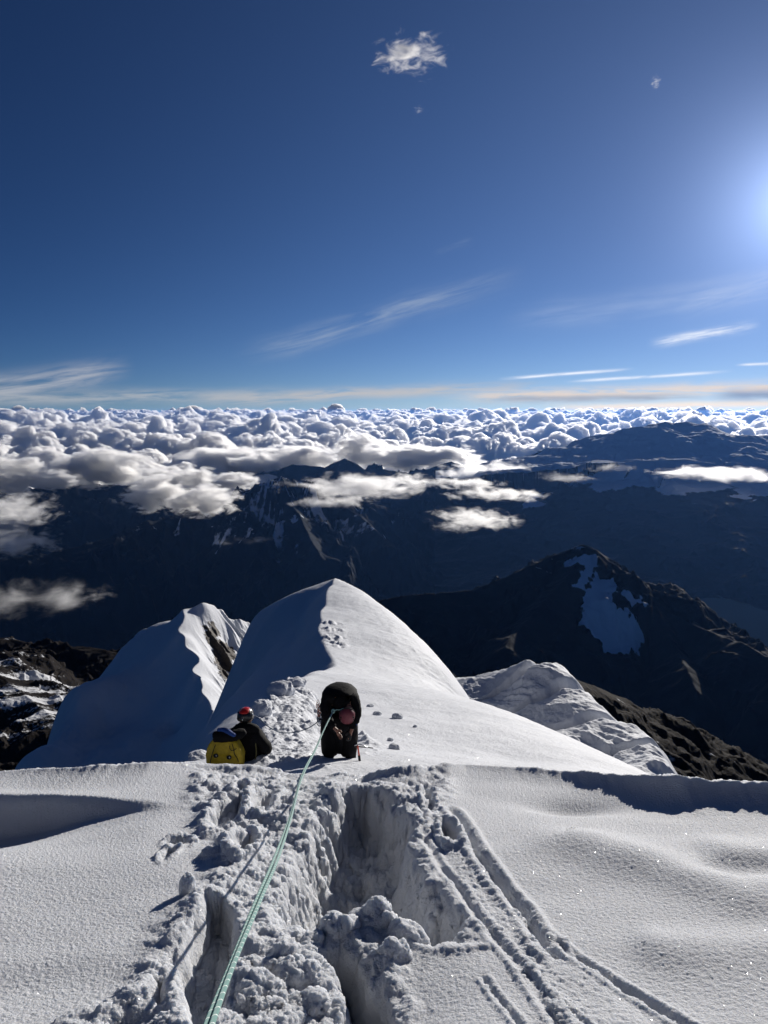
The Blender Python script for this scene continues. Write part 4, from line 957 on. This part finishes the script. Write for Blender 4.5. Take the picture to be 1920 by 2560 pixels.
# his pack
bpk = root('backpack', z1(345, 868, Yl-.32)+Vector((0, 0, -.05)), -.06, 'yellow rucksack with black lid on the back of the left climber', 'backpack')
def pack_mesh():
    bm = bmesh.new(); bmesh.ops.create_cube(bm, size=1)
    bmesh.ops.subdivide_edges(bm, edges=bm.edges[:], cuts=14, use_grid_fill=True)
    for v in bm.verts:
        c_ = v.co*2; l = (abs(c_.x)**6+abs(c_.y)**5+abs(c_.z)**6)**(1/6); c_ = c_/max(l, 1e-6)*max(abs(c_.x), abs(c_.y), abs(c_.z))
        w_ = 1.0-.30*max(0, c_.z)**1.3-.05*max(0, -c_.z)
        x, y, z = c_.x*.275*w_, c_.y*.12*w_, c_.z*.25
        f_ = float(ridged(np.array([x*7]), np.array([z*5+y*4]), 3, 7)[0]-.5)*.026-.014*math.exp(-((z-.02+.2*x)/.02)**2)
        v.co = Vector((x*(1+f_*2), y+(-f_ if c_.y < 0 else 0), z+.20))
    me = bpy.data.meshes.new('pack_body'); bm.to_mesh(me); bm.free()
    for p in me.polygons: p.use_smooth = True
    return me
pb = link_mesh('pack_body', pack_mesh(), M_YEL, bpk)
for cx_, cz_ in ((-.10, .245), (.09, .225)):
    bk = blob('tool_patch', (cx_, -.128, cz_), (.036, .010, .030), M_STRAP, bpk, (0, -.3, 0), 2.6, seg=18)
    blob('buckle', (.010, -.010, .0), (.010, .005, .014), M_METAL, bk, seg=12)
tube('drawcord', [(-.10, -.125, .41), (-.13, -.132, .33), (-.165, -.13, .22), (-.19, -.12, .10), (-.2, -.11, .02)], .0055, M_STRAP, bpk, 6, res=5)
tube('drawcord', [(.13, -.10, .42), (.16, -.125, .34), (.17, -.13, .28), (.21, -.12, .20), (.24, -.09, .05)], .0055, M_STRAP, bpk, 6, res=5)
tube('drawcord', [(.10, -.12, .40), (.11, -.13, .35), (.15, -.135, .33), (.20, -.12, .36)], .005, M_STRAP, bpk, 6, res=5)
tube('printed_ring', [(-.015+.052*math.cos(a), -.141, .085+.045*math.sin(a)) for a in np.linspace(0, 2*math.pi, 25)], .004, M_STRAP, bpk, 6)
skin('lid', [[(-.17, -.02, .47, .095, .085), (-.05, -.03, .50, .105, .10), (.10, -.02, .49, .10, .09), (.20, .03, .50, .08, .08), (.30, .10, .54, .065, .055)]], M_BLACK, bpk, 2, .020, 21)
skin('strap_roll', [[(-.10, -.02, .585, .035, .03), (.0, -.035, .60, .045, .03), (.10, -.06, .565, .045, .03), (.18, -.07, .52, .04, .03)]], M_BLUE, bpk, 2, .008, 23)
# --- ropes
def px3(L_): return [at(*p) for p in L_]
ro = root('rope', at(764, 1921, 6.75), 0, 'mint green doubled rope running down the middle to the bending climber', 'rope')
pA = px3([(455, 2760, 1.02), (521, 2560, 1.30), (585, 2400, 1.66), (648, 2248, 2.25), (694, 2135, 3.05), (728, 2035, 4.45), (748, 1962, 6.0), (764, 1921, 7.0), (789, 1872, 8.4), (808, 1828, 9.6), (833, 1778, 10.72)])
L0 = Vector(ro.location)
for s_, nm in ((-1, 'strand'), (1, 'strand')):
    pts = [np.array(p)-np.array(L0)+np.array([s_*.007+.003*math.sin(i*1.7+s_), 0, s_*.0035]) for i, p in enumerate(pA)]
    tube(nm, pts, .0066, m_rope, ro, 12, res=90, attrs=True)
blob('knot', tuple(Vector(pA[-1])-L0), (.03, .025, .035), m_rope, ro, folds=.012)
tube('tail', [tuple(Vector(pA[-1])-L0+Vector(v)) for v in ((0, 0, 0), (.05, -.02, .03), (.10, -.02, .03), (.16, -.03, .06))], .007, m_rope, ro, 8, res=6)
co_ = root('cord', z1(800, 600, 10.8), 0, 'thin slate blue cord sagging between the two climbers', 'cord')
Lc0 = Vector(co_.location)
tube('line', [tuple(z1(*p)-Lc0) for p in ((545, 462, 10.5), (575, 460, 10.55), (620, 482, 10.6), (690, 545, 10.7), (760, 587, 10.75), (830, 604, 10.8), (930, 598, 10.9), (1040, 560, 11.0), (1150, 482, 11.05))], .0075, M_CORD, co_, 8, res=8)
# ------------------------------------------------------------------ loose blocks of snow
def clump(px, py, Y, size, hgt, label, seed, group='loose snow blocks on the slope', near=False):
    if near: x, y = G(px, py); z = float(znear(np.array([[x]]), np.array([[y]]))[0, 0])
    else:
        x, y = hit(px, py, lambda a, b_: zridge(a, b_, True), Y*.6, Y*1.5, 1500); z = float(zridge(np.array([[x]]), np.array([[y]]))[0, 0])
    bm = bmesh.new(); bmesh.ops.create_icosphere(bm, subdivisions=5, radius=1)
    co = np.array([v.co[:] for v in bm.verts]); X, Y_, Z = co.T*1.0
    d = .30*fbm(X*1.3+seed, Y_*1.3+Z, 3, seed)+.16*domes(X*1.9+seed, Y_*1.9, Z*1.9, seed=seed)+.06*fbm(X*6+seed, Y_*6+Z*5, 3, seed+4)
    co = co*(0.75+d)[:, None]; co = np.sign(co)*np.abs(co)**.85*np.array([size, size*.8, hgt])
    for v, c_ in zip(bm.verts, co): v.co = c_
    me = bpy.data.meshes.new('snow_block'); bm.to_mesh(me); bm.free()
    for p in me.polygons: p.use_smooth = True
    o = link_mesh('snow_block', me, m_snow_near if near else m_snow_mid, None, (x, y, z+hgt*.35), (0, 0, seed)); tag(o, label, 'snow block', group)
s4 = lambda a, b_: (a/1.659, 1850+b_/1.659)
sq = lambda a, b_: (380+a/2.183, 1420+b_/2.183)
clump(*s4(778, 640), 0, .052, .085, 'upright knob of snow left of the rope casting a long shadow', 1, near=True)
clump(*sq(1322, 988), 11.5, .13, .075, 'largest single snow block right of the bending climber, lowest of the scattered ones', 2)
clump(*sq(1338, 820), 15, .16, .10, 'angular snow block on the smooth slope, furthest right of the scattered ones', 3)
clump(*sq(1190, 757), 17, .12, .06, 'small snow block uppermost of those right of the bending climber', 4)
clump(*sq(1230, 802), 15.5, .15, .07, 'rounded snow block just above the broken snow right of the bending climber', 5)
clump(*sq(1300, 943), 12.3, .07, .05, 'small snow block directly above the largest block near the bending climber', 6)
clump(*sq(1435, 868), 13.8, .06, .04, 'tiny snow block alone on the smooth slope far right of the bending climber', 7)
clump(*sq(600, 790), 16, .30, .20, 'big snow lump at the left end of the broken snow behind the seated climber', 8)
clump(*sq(700, 690), 21, .42, .26, 'largest snow lump at the shadow edge of the broken snow', 9)
clump(*sq(780, 640), 24, .36, .16, 'topmost snow slab of the broken heap below the crest', 10)
clump(*sq(250, 1040), 11, .20, .08, 'low snow block on the bench left of the yellow rucksack', 11)
# ------------------------------------------------------------------ air
m_haze, t = material('haze')
v = t.n('ShaderNodeVolumePrincipled', inp={'Color': (0.15, 0.38, 1.0, 1), 'Density': 3.6e-6, 'Anisotropy': 0.5})
out(t, vol=v.outputs[0])
bm = bmesh.new(); bmesh.ops.create_cube(bm, size=1.0)
me = bpy.data.meshes.new('haze'); bm.to_mesh(me); me.materials.append(m_haze)
hz = bpy.data.objects.new('haze', me); COL.objects.link(hz); hz.scale = (310000, 310000, 3400); hz.location = (0, 0, -3180+1700)
tag(hz, kind='stuff')
